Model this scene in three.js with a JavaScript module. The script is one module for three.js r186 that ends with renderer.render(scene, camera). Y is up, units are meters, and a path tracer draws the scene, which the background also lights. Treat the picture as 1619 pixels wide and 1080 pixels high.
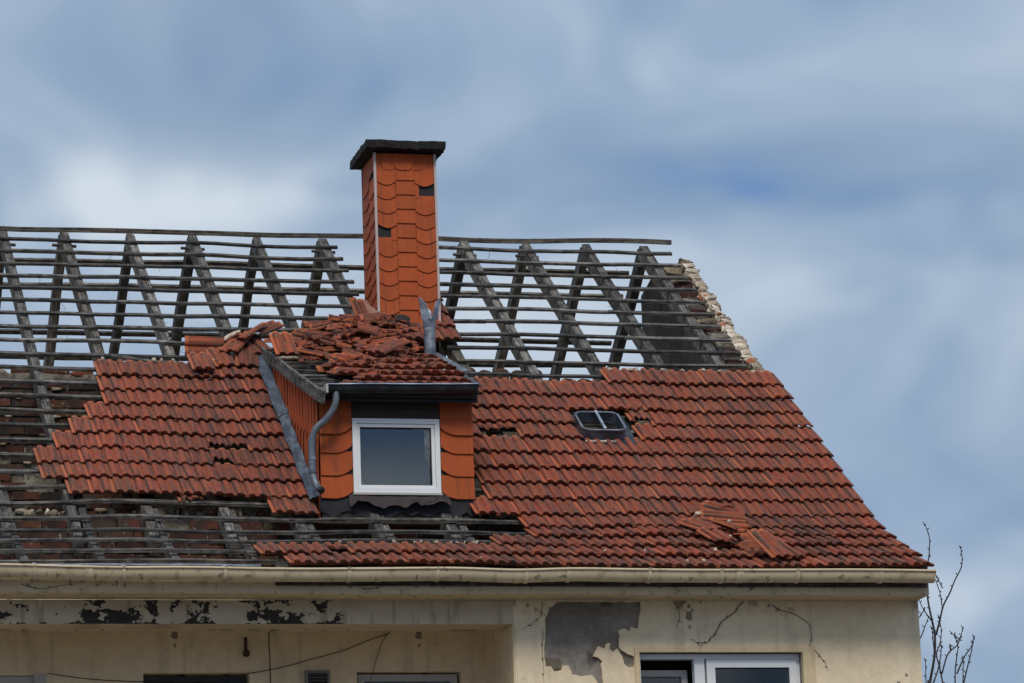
import * as THREE from 'three';
import { mergeGeometries, toCreasedNormals } from 'three/addons/utils/BufferGeometryUtils.js';

// ---------------------------------------------------------------- camera, sky, sun, exposure
const scene = new THREE.Scene();
const V = (x, y, z) => new THREE.Vector3(x, y, z);
const camera = new THREE.PerspectiveCamera(10.006, 1619 / 1080, 0.5, 4000);
camera.position.set(0, 1.6, 36);
camera.up.set(-0.0179, 0.9752, 0.2205);
camera.lookAt(0.2341, 1.6 + 0.2180, 36 - 0.9474);
camera.updateProjectionMatrix();

const renderer = new THREE.WebGLRenderer({ antialias: true });
renderer.setSize(1024, 683);
renderer.toneMapping = THREE.LinearToneMapping;
renderer.toneMappingExposure = 1.35;
renderer.shadowMap.enabled = true;

// seeded random numbers and noise
function rng(seed) { let a = seed >>> 0; return () => { a = (a + 0x6D2B79F5) | 0; let t = Math.imul(a ^ (a >>> 15), 1 | a); t = (t + Math.imul(t ^ (t >>> 7), 61 | t)) ^ t; return ((t ^ (t >>> 14)) >>> 0) / 4294967296; }; }
const rnd = rng(7);
const rr = (a, b, f = rnd) => a + (b - a) * f();
const pick = (arr, f = rnd) => arr[Math.floor(f() * arr.length) % arr.length];
const clamp = (x, a = 0, b = 1) => Math.min(b, Math.max(a, x));
const sstep = (a, b, x) => { const t = clamp((x - a) / (b - a)); return t * t * (3 - 2 * t); };
const mix = (a, b, t) => a + (b - a) * t;
function h3(x, y, z) { let h = Math.imul(x, 374761393) ^ Math.imul(y, 668265263) ^ Math.imul(z, 2147483647 - 19349663); h = Math.imul(h ^ (h >>> 13), 1274126177); h ^= h >>> 16; return (h >>> 0) / 4294967296; }
function vn(x, y, z = 0) {
  const xi = Math.floor(x), yi = Math.floor(y), zi = Math.floor(z); let u = x - xi, v = y - yi, w = z - zi;
  u = u * u * (3 - 2 * u); v = v * v * (3 - 2 * v); w = w * w * (3 - 2 * w);
  const a = mix(mix(h3(xi, yi, zi), h3(xi + 1, yi, zi), u), mix(h3(xi, yi + 1, zi), h3(xi + 1, yi + 1, zi), u), v);
  if (w === 0) return a;
  const b = mix(mix(h3(xi, yi, zi + 1), h3(xi + 1, yi, zi + 1), u), mix(h3(xi, yi + 1, zi + 1), h3(xi + 1, yi + 1, zi + 1), u), v);
  return mix(a, b, w);
}
function fbm(x, y, z = 0, o = 4) { let s = 0, a = 0.5, t = 0; for (let i = 0; i < o; i++) { s += a * vn(x, y, z); t += a; a *= 0.5; x = x * 2.03 + 17.1; y = y * 2.03 + 5.7; z = z * 2.03 + (z ? 9.2 : 0); } return s / t; }

// sky: broken cloud deck over blue, one computed equirectangular picture of air and clouds
{
  const SKY = 470.64;   // seed of the cloud field
  const W = 2048, Hh = 1024, data = new Float32Array(W * Hh * 4);
  const f = V(0.2341, 0.2180, -0.9474).normalize(), r = V(0.9720, -0.0338, 0.2324).normalize(), u = V(-0.0179, 0.9752, 0.2205).normalize();
  // large clouds of this sky: [azimuth offset, elevation offset, half widths] in degrees from the centre of the view, amount
  const big = [[-4.3, 2.7, 2.2, 0.8, 0.50], [-5.6, 2.3, 1.6, 0.9, 0.22], [-3.0, 0.6, 6.0, 1.3, 0.30], [3.6, 2.5, 3.4, 0.9, -0.24], [-1.0, 4.5, 3.2, 0.55, -0.20],
    [-7.2, 4.1, 1.6, 0.9, -0.10], [2.0, 4.4, 1.6, 0.6, 0.10], [6.3, 4.4, 2.0, 0.7, 0.12], [6.6, -2.0, 2.0, 0.9, -0.18], [6.9, -3.8, 1.6, 0.7, 0.26], [5.2, 0.4, 3.0, 0.8, 0.12], [-1.0, -3.0, 6.0, 2.0, 0.12]];
  for (let j = 0; j < Hh; j++) {
    const el = (j + 0.5) / Hh * Math.PI - Math.PI / 2, ce = Math.cos(el), se = Math.sin(el);
    for (let i = 0; i < W; i++) {
      const az = (i + 0.5) / W * 2 * Math.PI - Math.PI, dx = Math.cos(az) * ce, dz = Math.sin(az) * ce, dy = se;
      const e = Math.max(0, se);
      const wx = fbm(dx * 5 + 3, dy * 9, dz * 5 + 8, 3) - 0.5, wy = fbm(dx * 5 + 31, dy * 9 + 7, dz * 5, 3) - 0.5;
      const n1 = fbm(dx * 8 + wx * 3.0 + 20, dy * 12 + wy * 3.0, dz * 8 + wx * 2 + 20, 5);
      const n2 = fbm(dx * 20 + wx * 7 + 40, dy * 27 + wy * 8 + 3, dz * 20 + 50, 6);
      const nb = fbm(dx * 9 + wx * 3 + SKY, dy * 16 + wy * 3 + SKY * 0.7, dz * 9 + SKY * 1.3, 5);
      let t = 0.44 + (n1 - 0.5) * 0.8 + (sstep(0.40, 0.60, nb) - 0.5) * 1.3 + (n2 - 0.5) * 0.3;   // broken cloud with open blue between
      const w = dx * f.x + dy * f.y + dz * f.z;
      if (w > 0.93) {
        const a = Math.atan2(dx * r.x + dy * r.y + dz * r.z, w) * 57.3 + wx * 3.4, b = Math.atan2(dx * u.x + dy * u.y + dz * u.z, w) * 57.3 + wy * 2.2;
        let k = 0; for (const g of big) { const p = (a - g[0]) / g[2], q = (b - g[1]) / g[3]; k += g[4] * Math.exp(-(p * p + q * q)); }
        const m = sstep(0.95, 0.985, w);
        t = mix(t, 0.33 + (n1 - 0.5) * 0.4 + (sstep(0.42, 0.58, n2) - 0.5) * 0.15 + (n2 - 0.5) * 0.6 + (fbm(dx * 70 + wx * 20, dy * 90 + wy * 20, dz * 70, 3) - 0.5) * 0.36 + k, m);
      }
      t = clamp(t, -0.3, 1);
      const g = clamp(0.5 + (n1 - n2) * 1.3);
      const B = [0.148, 0.240, 0.382], G = [0.190, 0.263, 0.370], L = [0.47, 0.53, 0.59], D = [0.05, 0.15, 0.40];
      const o = (j * W + i) * 4;
      for (let c = 0; c < 3; c++) {
        const low = mix(B[c], G[c], g * 0.75), md = mix(low, L[c], 0.34), v = t < 0 ? mix(low, D[c], -t / 0.3) : t < 0.5 ? mix(low, md, t * 2) : mix(md, L[c], t * 2 - 1);
        data[o + c] = dy < -0.02 ? [0.16, 0.155, 0.14][c] : v;
      }
      data[o + 3] = 1;
    }
  }
  const sky = new THREE.DataTexture(data, W, Hh, THREE.RGBAFormat, THREE.FloatType);
  sky.mapping = THREE.EquirectangularReflectionMapping; sky.magFilter = THREE.LinearFilter; sky.minFilter = THREE.LinearFilter; sky.wrapS = THREE.RepeatWrapping; sky.needsUpdate = true;
  scene.background = sky; scene.environment = sky;
}
// veiled sun behind the clouds, high over the street side
const sun = new THREE.DirectionalLight(new THREE.Color(1, 0.95, 0.86), 1.5);
sun.position.set(6 - 8, 8 + 36, 3 + 32); sun.target.position.set(6, 8, 3); sun.castShadow = true; sun.shadow.radius = 36;
sun.shadow.mapSize.set(2048, 2048); Object.assign(sun.shadow.camera, { left: -12, right: 12, top: 12, bottom: -12, near: 1, far: 120 });
scene.add(sun, sun.target);

// ---------------------------------------------------------------- textures and materials
function tex(w, h, fn, rx = 1, ry = 1, srgb = true) {   // fn(u, v) -> [r, g, b] linear 0..1
  const d = new Uint8Array(w * h * 4), enc = srgb ? (x => 255 * (x <= 0.0031308 ? 12.92 * x : 1.055 * Math.pow(x, 1 / 2.4) - 0.055)) : (x => x * 255);
  for (let j = 0; j < h; j++) for (let i = 0; i < w; i++) { const c = fn((i + 0.5) / w, (j + 0.5) / h, i, j), o = (j * w + i) * 4; for (let k = 0; k < 3; k++) d[o + k] = clamp(enc(clamp(c[k])), 0, 255); d[o + 3] = 255; }
  const t = new THREE.DataTexture(d, w, h, THREE.RGBAFormat); t.wrapS = t.wrapT = THREE.RepeatWrapping; t.magFilter = THREE.LinearFilter; t.minFilter = THREE.LinearMipmapLinearFilter; t.generateMipmaps = true;
  if (srgb) t.colorSpace = THREE.SRGBColorSpace; t.repeat.set(rx, ry); t.needsUpdate = true; return t;
}
// periodic fbm so that repeats have no seams
function pf(u, v, fx, fy, o, seed) { let s = 0, a = 0.5, t = 0; for (let k = 0; k < o; k++) { const X = u * fx, Y = v * fy; const x0 = Math.floor(X), y0 = Math.floor(Y); let p = X - x0, q = Y - y0; p = p * p * (3 - 2 * p); q = q * q * (3 - 2 * q); const H = (x, y) => h3(((x % fx) + fx) % fx + k * 131, ((y % fy) + fy) % fy, seed); s += a * mix(mix(H(x0, y0), H(x0 + 1, y0), p), mix(H(x0, y0 + 1), H(x0 + 1, y0 + 1), p), q); t += a; a *= 0.55; fx *= 2; fy *= 2; } return s / t; }
const gray = (fn, w = 256, h = 256, rx = 1, ry = 1) => tex(w, h, (u, v) => { const g = fn(u, v); return [g, g, g]; }, rx, ry, false);
const mul = (c, k) => c.map(x => x * k);
const lerp3 = (a, b, t) => a.map((x, i) => mix(x, b[i], t));

// one tile = 128 columns; unweathered clay on the interlock (left edge) and the head, weathered red elsewhere
const NT = 10;
const tileTex = tex(128 * NT, 256, (u, v, i, j) => {
  const k = Math.floor(i / 128), x = (i % 128) / 128, y = j / 256, s = 50 + k * 7;
  const st = fbm(x * 15 + s, y * 1.1 + s, 0, 3), bl = fbm(x * 5 + s * 3, y * 9 + s, 0, 4), gr = fbm(x * 60 + s, y * 90, 0, 2), li = fbm(x * 12 + 9 * s, y * 22 + s, 0, 3);
  let c = lerp3([0.295, 0.071, 0.029], [0.17, 0.047, 0.028], sstep(0.25, 0.75, st));
  c = lerp3(c, [0.105, 0.046, 0.036], sstep(0.50, 0.78, bl) * 0.7);
  c = lerp3(c, [0.055, 0.036, 0.03], sstep(0.60, 0.74, fbm(x * 11 + s * 5, y * 1.0 + s * 2, 0, 3)) * 0.75);
  c = lerp3(c, [0.11, 0.10, 0.07], sstep(0.64, 0.74, li) * 0.6);
  c = mul(c, 0.82 + 0.36 * gr);
  const fresh = Math.max(sstep(0.125, 0.10, x), sstep(0.90, 0.93, y));
  return lerp3(c, mul([0.42, 0.125, 0.055], 0.75 + 0.4 * gr), fresh * 0.85);
});
const grainBump = gray((u, v) => pf(u, v, 8, 8, 5, 3), 256, 256, 4, 4);
const woodTex = tex(1024, 256, (u, v) => {
  const g = pf(u, v, 4, 40, 3, 5), b = pf(u, v, 7, 5, 4, 6), cr = pf(u, v, 3, 60, 2, 8), kn = pf(u, v, 12, 8, 2, 9);
  let c = lerp3([0.022, 0.020, 0.018], [0.24, 0.215, 0.188], sstep(0.32, 0.8, g * 0.4 + b * 0.25 + 0.4 * pf(u, v, 26, 4, 3, 77)));
  c = lerp3(c, [0.012, 0.011, 0.011], sstep(0.66, 0.74, cr) * 0.8); c = lerp3(c, [0.02, 0.016, 0.014], sstep(0.72, 0.8, kn) * 0.7);
  return lerp3(c, [0.09, 0.10, 0.05], sstep(0.62, 0.8, pf(u, v, 5, 4, 3, 21)) * 0.12);
}, 0.8, 4);
const woodBump = gray((u, v) => pf(u, v, 4, 40, 3, 5) - 0.5 * sstep(0.66, 0.74, pf(u, v, 3, 60, 2, 8)), 1024, 256, 0.8, 4);
const plasterTex = tex(1024, 1024, (u, v) => {
  const a = pf(u, v, 3, 3, 5, 11), b = pf(u, v, 40, 40, 3, 12), s = pf(u, v, 30, 30, 2, 13), big = pf(u, v, 4, 3, 3, 14), st = pf(u, v, 24, 2, 3, 15);
  let c = lerp3([0.86, 0.715, 0.51], [0.75, 0.595, 0.39], a * 1.2); c = mul(c, 0.9 + 0.2 * b);
  c = lerp3(c, [0.33, 0.25, 0.15], sstep(0.54, 0.8, st) * 0.25);
  c = lerp3(c, [0.12, 0.095, 0.07], sstep(0.66, 0.74, s) * sstep(0.48, 0.6, big) * 0.8);
  return c;
}, 0.5, 0.5);
const plasterBump = gray((u, v) => 0.6 * pf(u, v, 60, 60, 3, 16) + 0.4 * pf(u, v, 6, 6, 3, 17), 512, 512, 1.5, 1.5);
const concreteTex = tex(512, 512, (u, v) => { const a = pf(u, v, 4, 4, 5, 22), b = pf(u, v, 50, 50, 2, 23), d = pf(u, v, 7, 7, 3, 24); let c = lerp3([0.20, 0.17, 0.137], [0.33, 0.29, 0.24], sstep(0.3, 0.7, a)); c = lerp3(c, [0.065, 0.052, 0.04], sstep(0.62, 0.75, d) * 0.7); return mul(c, 0.8 + 0.4 * b); }, 0.8, 0.8);
const gutterTex = tex(1024, 128, (u, v) => { const a = pf(u, v, 8, 3, 5, 31), s = pf(u, v, 60, 6, 3, 32), d = pf(u, v, 30, 4, 4, 33); let c = lerp3([0.68, 0.545, 0.36], [0.54, 0.42, 0.26], a * 1.1); c = lerp3(c, [0.20, 0.15, 0.09], sstep(0.58, 0.8, d) * 0.45); return lerp3(c, [0.06, 0.048, 0.035], sstep(0.72, 0.8, s) * 0.6); }, 0.4, 3);
const zincTex = tex(512, 512, (u, v) => { const a = pf(u, v, 6, 6, 5, 41), b = pf(u, v, 14, 14, 3, 42); let c = lerp3([0.10, 0.12, 0.145], [0.26, 0.29, 0.33], sstep(0.3, 0.75, a)); return lerp3(c, [0.09, 0.075, 0.07], sstep(0.6, 0.75, b) * 0.6); }, 2, 2);
const brickTex = tex(512, 512, (u, v) => { const a = pf(u, v, 6, 6, 5, 51), b = pf(u, v, 20, 20, 3, 52), m = pf(u, v, 5, 9, 4, 53); let c = lerp3([0.125, 0.038, 0.021], [0.055, 0.026, 0.019], sstep(0.3, 0.7, a)); c = lerp3(c, [0.045, 0.036, 0.028], sstep(0.44, 0.66, m) * 0.85); return lerp3(c, [0.30, 0.27, 0.22], sstep(0.66, 0.76, b) * 0.5); }, 1.6, 1.6);
const mortarTex = tex(512, 512, (u, v) => { const a = pf(u, v, 8, 8, 5, 61), b = pf(u, v, 24, 24, 3, 62); return lerp3(lerp3([0.14, 0.115, 0.085], [0.33, 0.295, 0.235], sstep(0.3, 0.75, a)), [0.035, 0.03, 0.025], sstep(0.58, 0.72, b) * 0.7); }, 1.5, 1.5);
const shingleTex = tex(512, 512, (u, v) => { const a = pf(u, v, 5, 5, 5, 71), b = pf(u, v, 60, 60, 2, 72), d = pf(u, v, 30, 3, 3, 73); let c = lerp3([0.44, 0.078, 0.010], [0.34, 0.060, 0.009], a * 1.2); c = lerp3(c, [0.12, 0.04, 0.018], sstep(0.56, 0.82, d) * 0.4); ; return mul(c, 0.86 + 0.28 * b); }, 1.2, 1.2);
const mossTex = tex(512, 512, (u, v) => { const a = pf(u, v, 10, 10, 5, 81), b = pf(u, v, 30, 30, 3, 82); let c = lerp3([0.005, 0.0046, 0.004], [0.016, 0.0145, 0.012], sstep(0.35, 0.75, a)); return lerp3(c, [0.06, 0.056, 0.036], sstep(0.66, 0.76, b) * 0.6); }, 3, 3);
// peeling paint on the lintel: cream paint, dark bare render where it has come off (x 1.3 .. 7.283, y 6.15 .. 6.35)
const lintelTex = tex(2048, 96, (u, v) => {
  const X = 1.3 + u * 5.983, px = (X - 3.228) / 0.004994, y = v * 0.2;
  const bump = (a, b) => sstep(a - 14, a + 10, px) * sstep(b + 14, b - 10, px);
  let dens = 0.36 + 0.20 * bump(-400, 45) + 0.16 * bump(70, 110) + 0.32 * bump(125, 245) + 0.26 * bump(262, 335) + 0.30 * bump(382, 470) + 0.3 * bump(476, 535);
  dens *= sstep(575, 540, px); dens += 0.12 * sstep(700, 560, px) * sstep(0.07, 0.03, v);
  const n = fbm(X * 11 + 3, y * 15 + 2, 0, 6), n2 = fbm(X * 55, y * 60, 0, 4), vv = mix(0.88, 1.08, fbm(X * 5, 4.2, 0, 3));
  const peel = sstep(0.012, 0.0, (n * 0.72 + n2 * 0.28) * 1.27 - dens * vv * (v < 0.55 ? 1.0 : 0.93));
  const st = fbm(X * 22, y * 3, 0, 3);
  let c = lerp3([0.68, 0.575, 0.42], [0.50, 0.40, 0.27], fbm(X * 6, y * 12, 0, 4)); c = lerp3(c, [0.26, 0.2, 0.125], sstep(0.55, 0.75, st) * 0.5);
  return lerp3(c, mul([0.034, 0.028, 0.023], 0.6 + 0.9 * n2), peel);
});
lintelTex.wrapS = lintelTex.wrapT = THREE.ClampToEdgeWrapping;

const std = (o) => new THREE.MeshStandardMaterial({ roughness: 0.9, ...o });
const C = (r, g, b) => new THREE.Color().setRGB(r, g, b);
const tint = (m, list, f) => list.map(k => { const n = m.clone(); n.color.setRGB(...(Array.isArray(k) ? k : [k, k, k])); if (f) f(n); return n; });
const M = {};
M.tile = tint(std({ map: tileTex, roughness: 0.97, bumpMap: grainBump, bumpScale: 0.0015 }), [1, 1.12, 0.9, [1.05, 0.93, 0.9], [0.86, 0.86, 0.9], [1.15, 1.02, 0.98], [0.95, 1.02, 1.0], [0.72, 0.78, 0.8]]);
M.tileFresh = tint(std({ map: tileTex, roughness: 0.97, bumpMap: grainBump, bumpScale: 0.0015 }), [[1.3, 1.15, 0.95], [1.15, 1.1, 1], [1.0, 1, 1], [0.8, 0.8, 0.8]]);
M.wood = tint(std({ map: woodTex, roughness: 0.85, bumpMap: woodBump, bumpScale: 0.004 }), [0.75, 0.58, 0.95, [0.8, 0.75, 0.68], 0.45, 1.3]);
M.shadedBrown = std({ color: C(0.032, 0.022, 0.019), roughness: 0.7, bumpMap: woodBump, bumpScale: 0.003 });  // near-black brown: shade under the dormer eaves put into the board colour
M.plaster = std({ map: plasterTex, bumpMap: plasterBump, bumpScale: 0.004, roughness: 0.95 });
M.plasterShade = M.plaster;
M.trimPlaster = std({ map: plasterTex, color: C(0.82, 0.8, 0.72), bumpMap: plasterBump, bumpScale: 0.002 });
M.concrete = std({ map: concreteTex, bumpMap: plasterBump, bumpScale: 0.005 });
M.gutter = std({ map: gutterTex, roughness: 0.55 });
M.lintel = std({ map: lintelTex, bumpMap: plasterBump, bumpScale: 0.002 });
M.zinc = std({ map: zincTex, roughness: 0.45, metalness: 0.35 });
M.zincBright = std({ map: zincTex, color: C(2.1, 2.15, 2.2), roughness: 0.4, metalness: 0.3 });
M.zincDark = std({ map: zincTex, color: C(0.12, 0.12, 0.13), roughness: 0.4, metalness: 0.2 });
M.zincHatch = std({ map: zincTex, color: C(0.45, 0.46, 0.5), roughness: 0.5, metalness: 0.2 });
M.lead = std({ map: zincTex, color: C(0.5, 0.52, 0.56), roughness: 0.5, metalness: 0.2, bumpMap: plasterBump, bumpScale: 0.01 });
M.brick = tint(std({ map: brickTex, bumpMap: plasterBump, bumpScale: 0.006 }), [0.72, 0.5, 0.85, [0.55, 0.75, 0.8], [0.75, 0.85, 0.7], 0.4]);  // brick albedo lowered to deepen the shadow inside the attic
M.brickFresh = tint(std({ map: brickTex, bumpMap: plasterBump, bumpScale: 0.006 }), [[1.5, 1.35, 1.1], [1.15, 1.1, 1]]);
M.mortar = std({ map: mortarTex, bumpMap: plasterBump, bumpScale: 0.01 });
M.mortarLump = tint(std({ map: mortarTex, bumpMap: plasterBump, bumpScale: 0.01 }), [[2.0, 1.9, 1.85], [1.6, 1.45, 1.35], [1.1, 1.0, 0.85], [2.5, 2.35, 2.3]]);
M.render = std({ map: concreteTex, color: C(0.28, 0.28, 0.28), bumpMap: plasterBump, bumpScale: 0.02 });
M.shingle = tint(std({ map: shingleTex, roughness: 0.8 }), [1, 0.93, 1.07, [0.96, 1.0, 1.0], [1.05, 0.98, 0.95]]);
M.felt = std({ color: C(0.012, 0.012, 0.015), roughness: 0.8 });
M.apron = std({ color: C(0.04, 0.026, 0.027), roughness: 0.75, bumpMap: plasterBump, bumpScale: 0.01 });
M.moss = std({ map: mossTex, bumpMap: plasterBump, bumpScale: 0.02 });
M.trimPale = std({ color: C(0.50, 0.40, 0.37), roughness: 0.7 });
M.white = std({ color: C(0.78, 0.78, 0.77), roughness: 0.4 });
M.whiteDirty = std({ color: C(0.42, 0.40, 0.37), roughness: 0.5, map: concreteTex.clone() }); M.whiteDirty.map = null;
M.gasket = std({ color: C(0.015, 0.015, 0.016), roughness: 0.6 });
M.glass = new THREE.MeshPhysicalMaterial({ color: C(0.95, 0.98, 1), transmission: 1, thickness: 0, roughness: 0.02, ior: 1.8 });
M.glassClear = new THREE.MeshPhysicalMaterial({ color: C(0.95, 0.98, 1), transmission: 1, thickness: 0, roughness: 0.02, ior: 1.45 });
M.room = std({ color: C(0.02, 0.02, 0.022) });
M.blind = std({ color: C(0.16, 0.165, 0.16), roughness: 0.9 });
M.mortarRed = std({ map: mortarTex, color: C(0.85, 0.34, 0.24), bumpMap: plasterBump, bumpScale: 0.01 });
M.cable = std({ color: C(0.05, 0.04, 0.03) });
M.vine = std({ color: C(0.045, 0.032, 0.025) });
M.bark = std({ color: C(0.035, 0.026, 0.026) });
M.wire = std({ color: C(0.03, 0.03, 0.03), roughness: 0.5 });
M.soil = std({ color: C(0.03, 0.026, 0.02), map: null });
M.ground = std({ map: tex(512, 512, (u, v) => { const a = pf(u, v, 8, 8, 5, 91), b = pf(u, v, 60, 60, 2, 92); return lerp3([0.07, 0.068, 0.062], [0.13, 0.12, 0.10], a * 0.7 + b * 0.4); }, 60, 60) });

// ---------------------------------------------------------------- helpers
const used = new Map();
const numbered = n => { const k = used.get(n) || 0; used.set(n, k + 1); return k ? `${n}_${String(k).padStart(3, '0')}` : n; };
function part(name, geo, mat, parent) { const m = new THREE.Mesh(geo, mat); m.name = numbered(name); m.castShadow = m.receiveShadow = true; parent.add(m); return m; }
function thing(name, label, category, group, pos) { const o = new THREE.Group(); o.name = numbered(name); o.userData = { label, category }; if (group) o.userData.group = group; if (pos) o.position.copy(pos); scene.add(o); return o; }
function tagged(name, geo, mat, label, category, group) { const m = part(name, geo, mat, scene); m.userData = { label, category }; if (group) m.userData.group = group; return m; }
function worldUV(g) {   // uv in metres by the main direction of each face
  const p = g.attributes.position, n = g.attributes.normal, uv = new Float32Array(p.count * 2);
  for (let i = 0; i < p.count; i++) { const ax = Math.abs(n.getX(i)), ay = Math.abs(n.getY(i)), az = Math.abs(n.getZ(i)); const x = p.getX(i), y = p.getY(i), z = p.getZ(i); if (az >= ax && az >= ay) { uv[2 * i] = x; uv[2 * i + 1] = y; } else if (ax >= ay) { uv[2 * i] = z; uv[2 * i + 1] = y; } else { uv[2 * i] = x; uv[2 * i + 1] = z; } }
  g.setAttribute('uv', new THREE.BufferAttribute(uv, 2)); return g;
}
function box(x0, x1, y0, y1, z0, z1) { const g = new THREE.BoxGeometry(x1 - x0, y1 - y0, z1 - z0); g.translate((x0 + x1) / 2, (y0 + y1) / 2, (z0 + z1) / 2); return worldUV(g); }
function boxesAround(x0, x1, y0, y1, z0, z1, holes) {   // a wall with rectangular openings, as butted blocks
  const xs = [...new Set([x0, x1, ...holes.flatMap(h => [h[0], h[1]])])].sort((a, b) => a - b), out = [];
  for (let i = 0; i < xs.length - 1; i++) { const a = xs[i], b = xs[i + 1]; const hs = holes.filter(h => h[0] <= a + 1e-6 && h[1] >= b - 1e-6).sort((p, q) => p[2] - q[2]); let y = y0; for (const h of hs) { if (h[2] > y) out.push(box(a, b, y, h[2], z0, z1)); y = h[3]; } if (y < y1) out.push(box(a, b, y, y1, z0, z1)); }
  return mergeGeometries(out);
}
// sweep a closed or open outline (side, up) along a path
function sweep(path, prof, up, { closed = true, caps = true, crease = 0.35, scaleAt } = {}) {
  const n = prof.length, P = [], UV = [], I = []; let L = 0; const per = [0]; for (let k = 1; k <= n; k++) per.push(per[k - 1] + Math.hypot(prof[k % n][0] - prof[k - 1][0], prof[k % n][1] - prof[k - 1][1]));
  const cols = closed ? n + 1 : n, off = rnd() * 5, off2 = rnd() * 3, ring = [];
  path.forEach((p, i) => {
    const a = path[Math.max(0, i - 1)], b = path[Math.min(path.length - 1, i + 1)], t = b.clone().sub(a).normalize(); const U = typeof up === 'function' ? up(i) : up; const s = t.clone().cross(U).normalize(), u = s.clone().cross(t).normalize(); if (i) L += p.distanceTo(path[i - 1]);
    const k = scaleAt ? scaleAt(i) : 1; const row = [];
    for (let c = 0; c < cols; c++) { const q = prof[c % n]; const w = p.clone().addScaledVector(s, q[0] * k).addScaledVector(u, q[1] * k); P.push(w.x, w.y, w.z); UV.push(L + off, per[c] + off2); row.push(w); }
    ring.push(row);
  });
  for (let i = 0; i < path.length - 1; i++) for (let c = 0; c < cols - 1; c++) { const a = i * cols + c, b = a + 1, d = a + cols, e = d + 1; I.push(a, b, d, b, e, d); }
  if (caps && closed) for (const e of [0, path.length - 1]) { const base = P.length / 3, row = ring[e]; const idx = THREE.ShapeUtils.triangulateShape(prof.map(q => new THREE.Vector2(q[0], q[1])), []); for (let c = 0; c < n; c++) { P.push(row[c].x, row[c].y, row[c].z); UV.push(prof[c][0] + off, prof[c][1] + off2); } for (const f of idx) e ? I.push(base + f[0], base + f[1], base + f[2]) : I.push(base + f[2], base + f[1], base + f[0]); }
  const g = new THREE.BufferGeometry(); g.setAttribute('position', new THREE.Float32BufferAttribute(P, 3)); g.setAttribute('uv', new THREE.Float32BufferAttribute(UV, 2)); g.setIndex(I);
  return toCreasedNormals(g, crease);
}
const rectProf = (w, h) => [[-w / 2, -h / 2], [w / 2, -h / 2], [w / 2, h / 2], [-w / 2, h / 2]];
const ruggedProf = (w, h, f = rnd) => { const j0 = () => rr(-0.04, 0.04, f); return [[-w / 2 * (1 + j0()), -h / 2], [w / 2 * (1 + j0()), -h / 2 * (1 + j0())], [w / 2 * (1 + j0()), h / 2 * 0.86], [w / 2 * 0.9, h / 2], [-w / 2 * (1 + j0()), h / 2 * (1 + j0())]]; }; const ruggedProfOld = (w, h, f = rnd) => { const j = () => rr(-0.06, 0.06, f); return [[-w / 2 * (0.9 + j()), -h / 2], [w / 2 * (0.9 + j()), -h / 2], [w / 2, -h / 2 * (0.75 + j())], [w / 2, h / 2 * (0.7 + j())], [w / 2 * (0.86 + j()), h / 2], [-w / 2 * (0.86 + j()), h / 2], [-w / 2, h / 2 * (0.75 + j())], [-w / 2, -h / 2 * (0.75 + j())]]; };
const circle = (r, n = 10) => Array.from({ length: n }, (_, k) => [r * Math.cos(k / n * 2 * Math.PI), r * Math.sin(k / n * 2 * Math.PI)]);
function tube(pts, r0, r1 = r0, n = 6, smooth = true, seg = 6) { const c = smooth && pts.length > 2 ? new THREE.CatmullRomCurve3(pts).getPoints(pts.length * seg) : pts; const N = c.length; return sweep(c, circle(1, n), V(0.31, 0.2, 0.93), { crease: 2, scaleAt: i => mix(r0, r1, i / (N - 1)) }); }
function extrude(pts, depth, bevel = 0, holes = []) { const s = new THREE.Shape(pts.map(p => new THREE.Vector2(p[0], p[1]))); for (const h of holes) s.holes.push(new THREE.Path(h.map(p => new THREE.Vector2(p[0], p[1])))); return new THREE.ExtrudeGeometry(s, { depth, bevelEnabled: bevel > 0, bevelSize: bevel, bevelThickness: bevel, bevelSegments: 1, curveSegments: 8 }); }
function lump(sx, sy, sz, seed, detail = 1, amp = 0.35, boxy = 0.75) { const g = new THREE.IcosahedronGeometry(1, detail), p = g.attributes.position; for (let i = 0; i < p.count; i++) { const x = p.getX(i), y = p.getY(i), z = p.getZ(i); const k = 1 + (fbm(x * 1.3 + seed, y * 1.3 + seed * 2, z * 1.3 + 7, 3) - 0.5) * 2 * amp; const q = v => Math.sign(v) * Math.pow(Math.abs(v), boxy); p.setXYZ(i, q(x) * k * sx, q(y) * k * sy, q(z) * k * sz); } g.computeVertexNormals(); return worldUV(g); }
function clip(poly, a, b) { const out = [], side = p => (b[0] - a[0]) * (p[1] - a[1]) - (b[1] - a[1]) * (p[0] - a[0]); for (let i = 0; i < poly.length; i++) { const p = poly[i], q = poly[(i + 1) % poly.length], sp = side(p), sq = side(q); if (sp >= 0) out.push(p); if ((sp >= 0) !== (sq >= 0)) { const t = sp / (sp - sq); out.push([mix(p[0], q[0], t), mix(p[1], q[1], t)]); } } return out; }
const xAxis = V(1, 0, 0);
function basis(x, y, z, pos) { return new THREE.Matrix4().makeBasis(x, y, z).setPosition(pos); }

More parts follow.
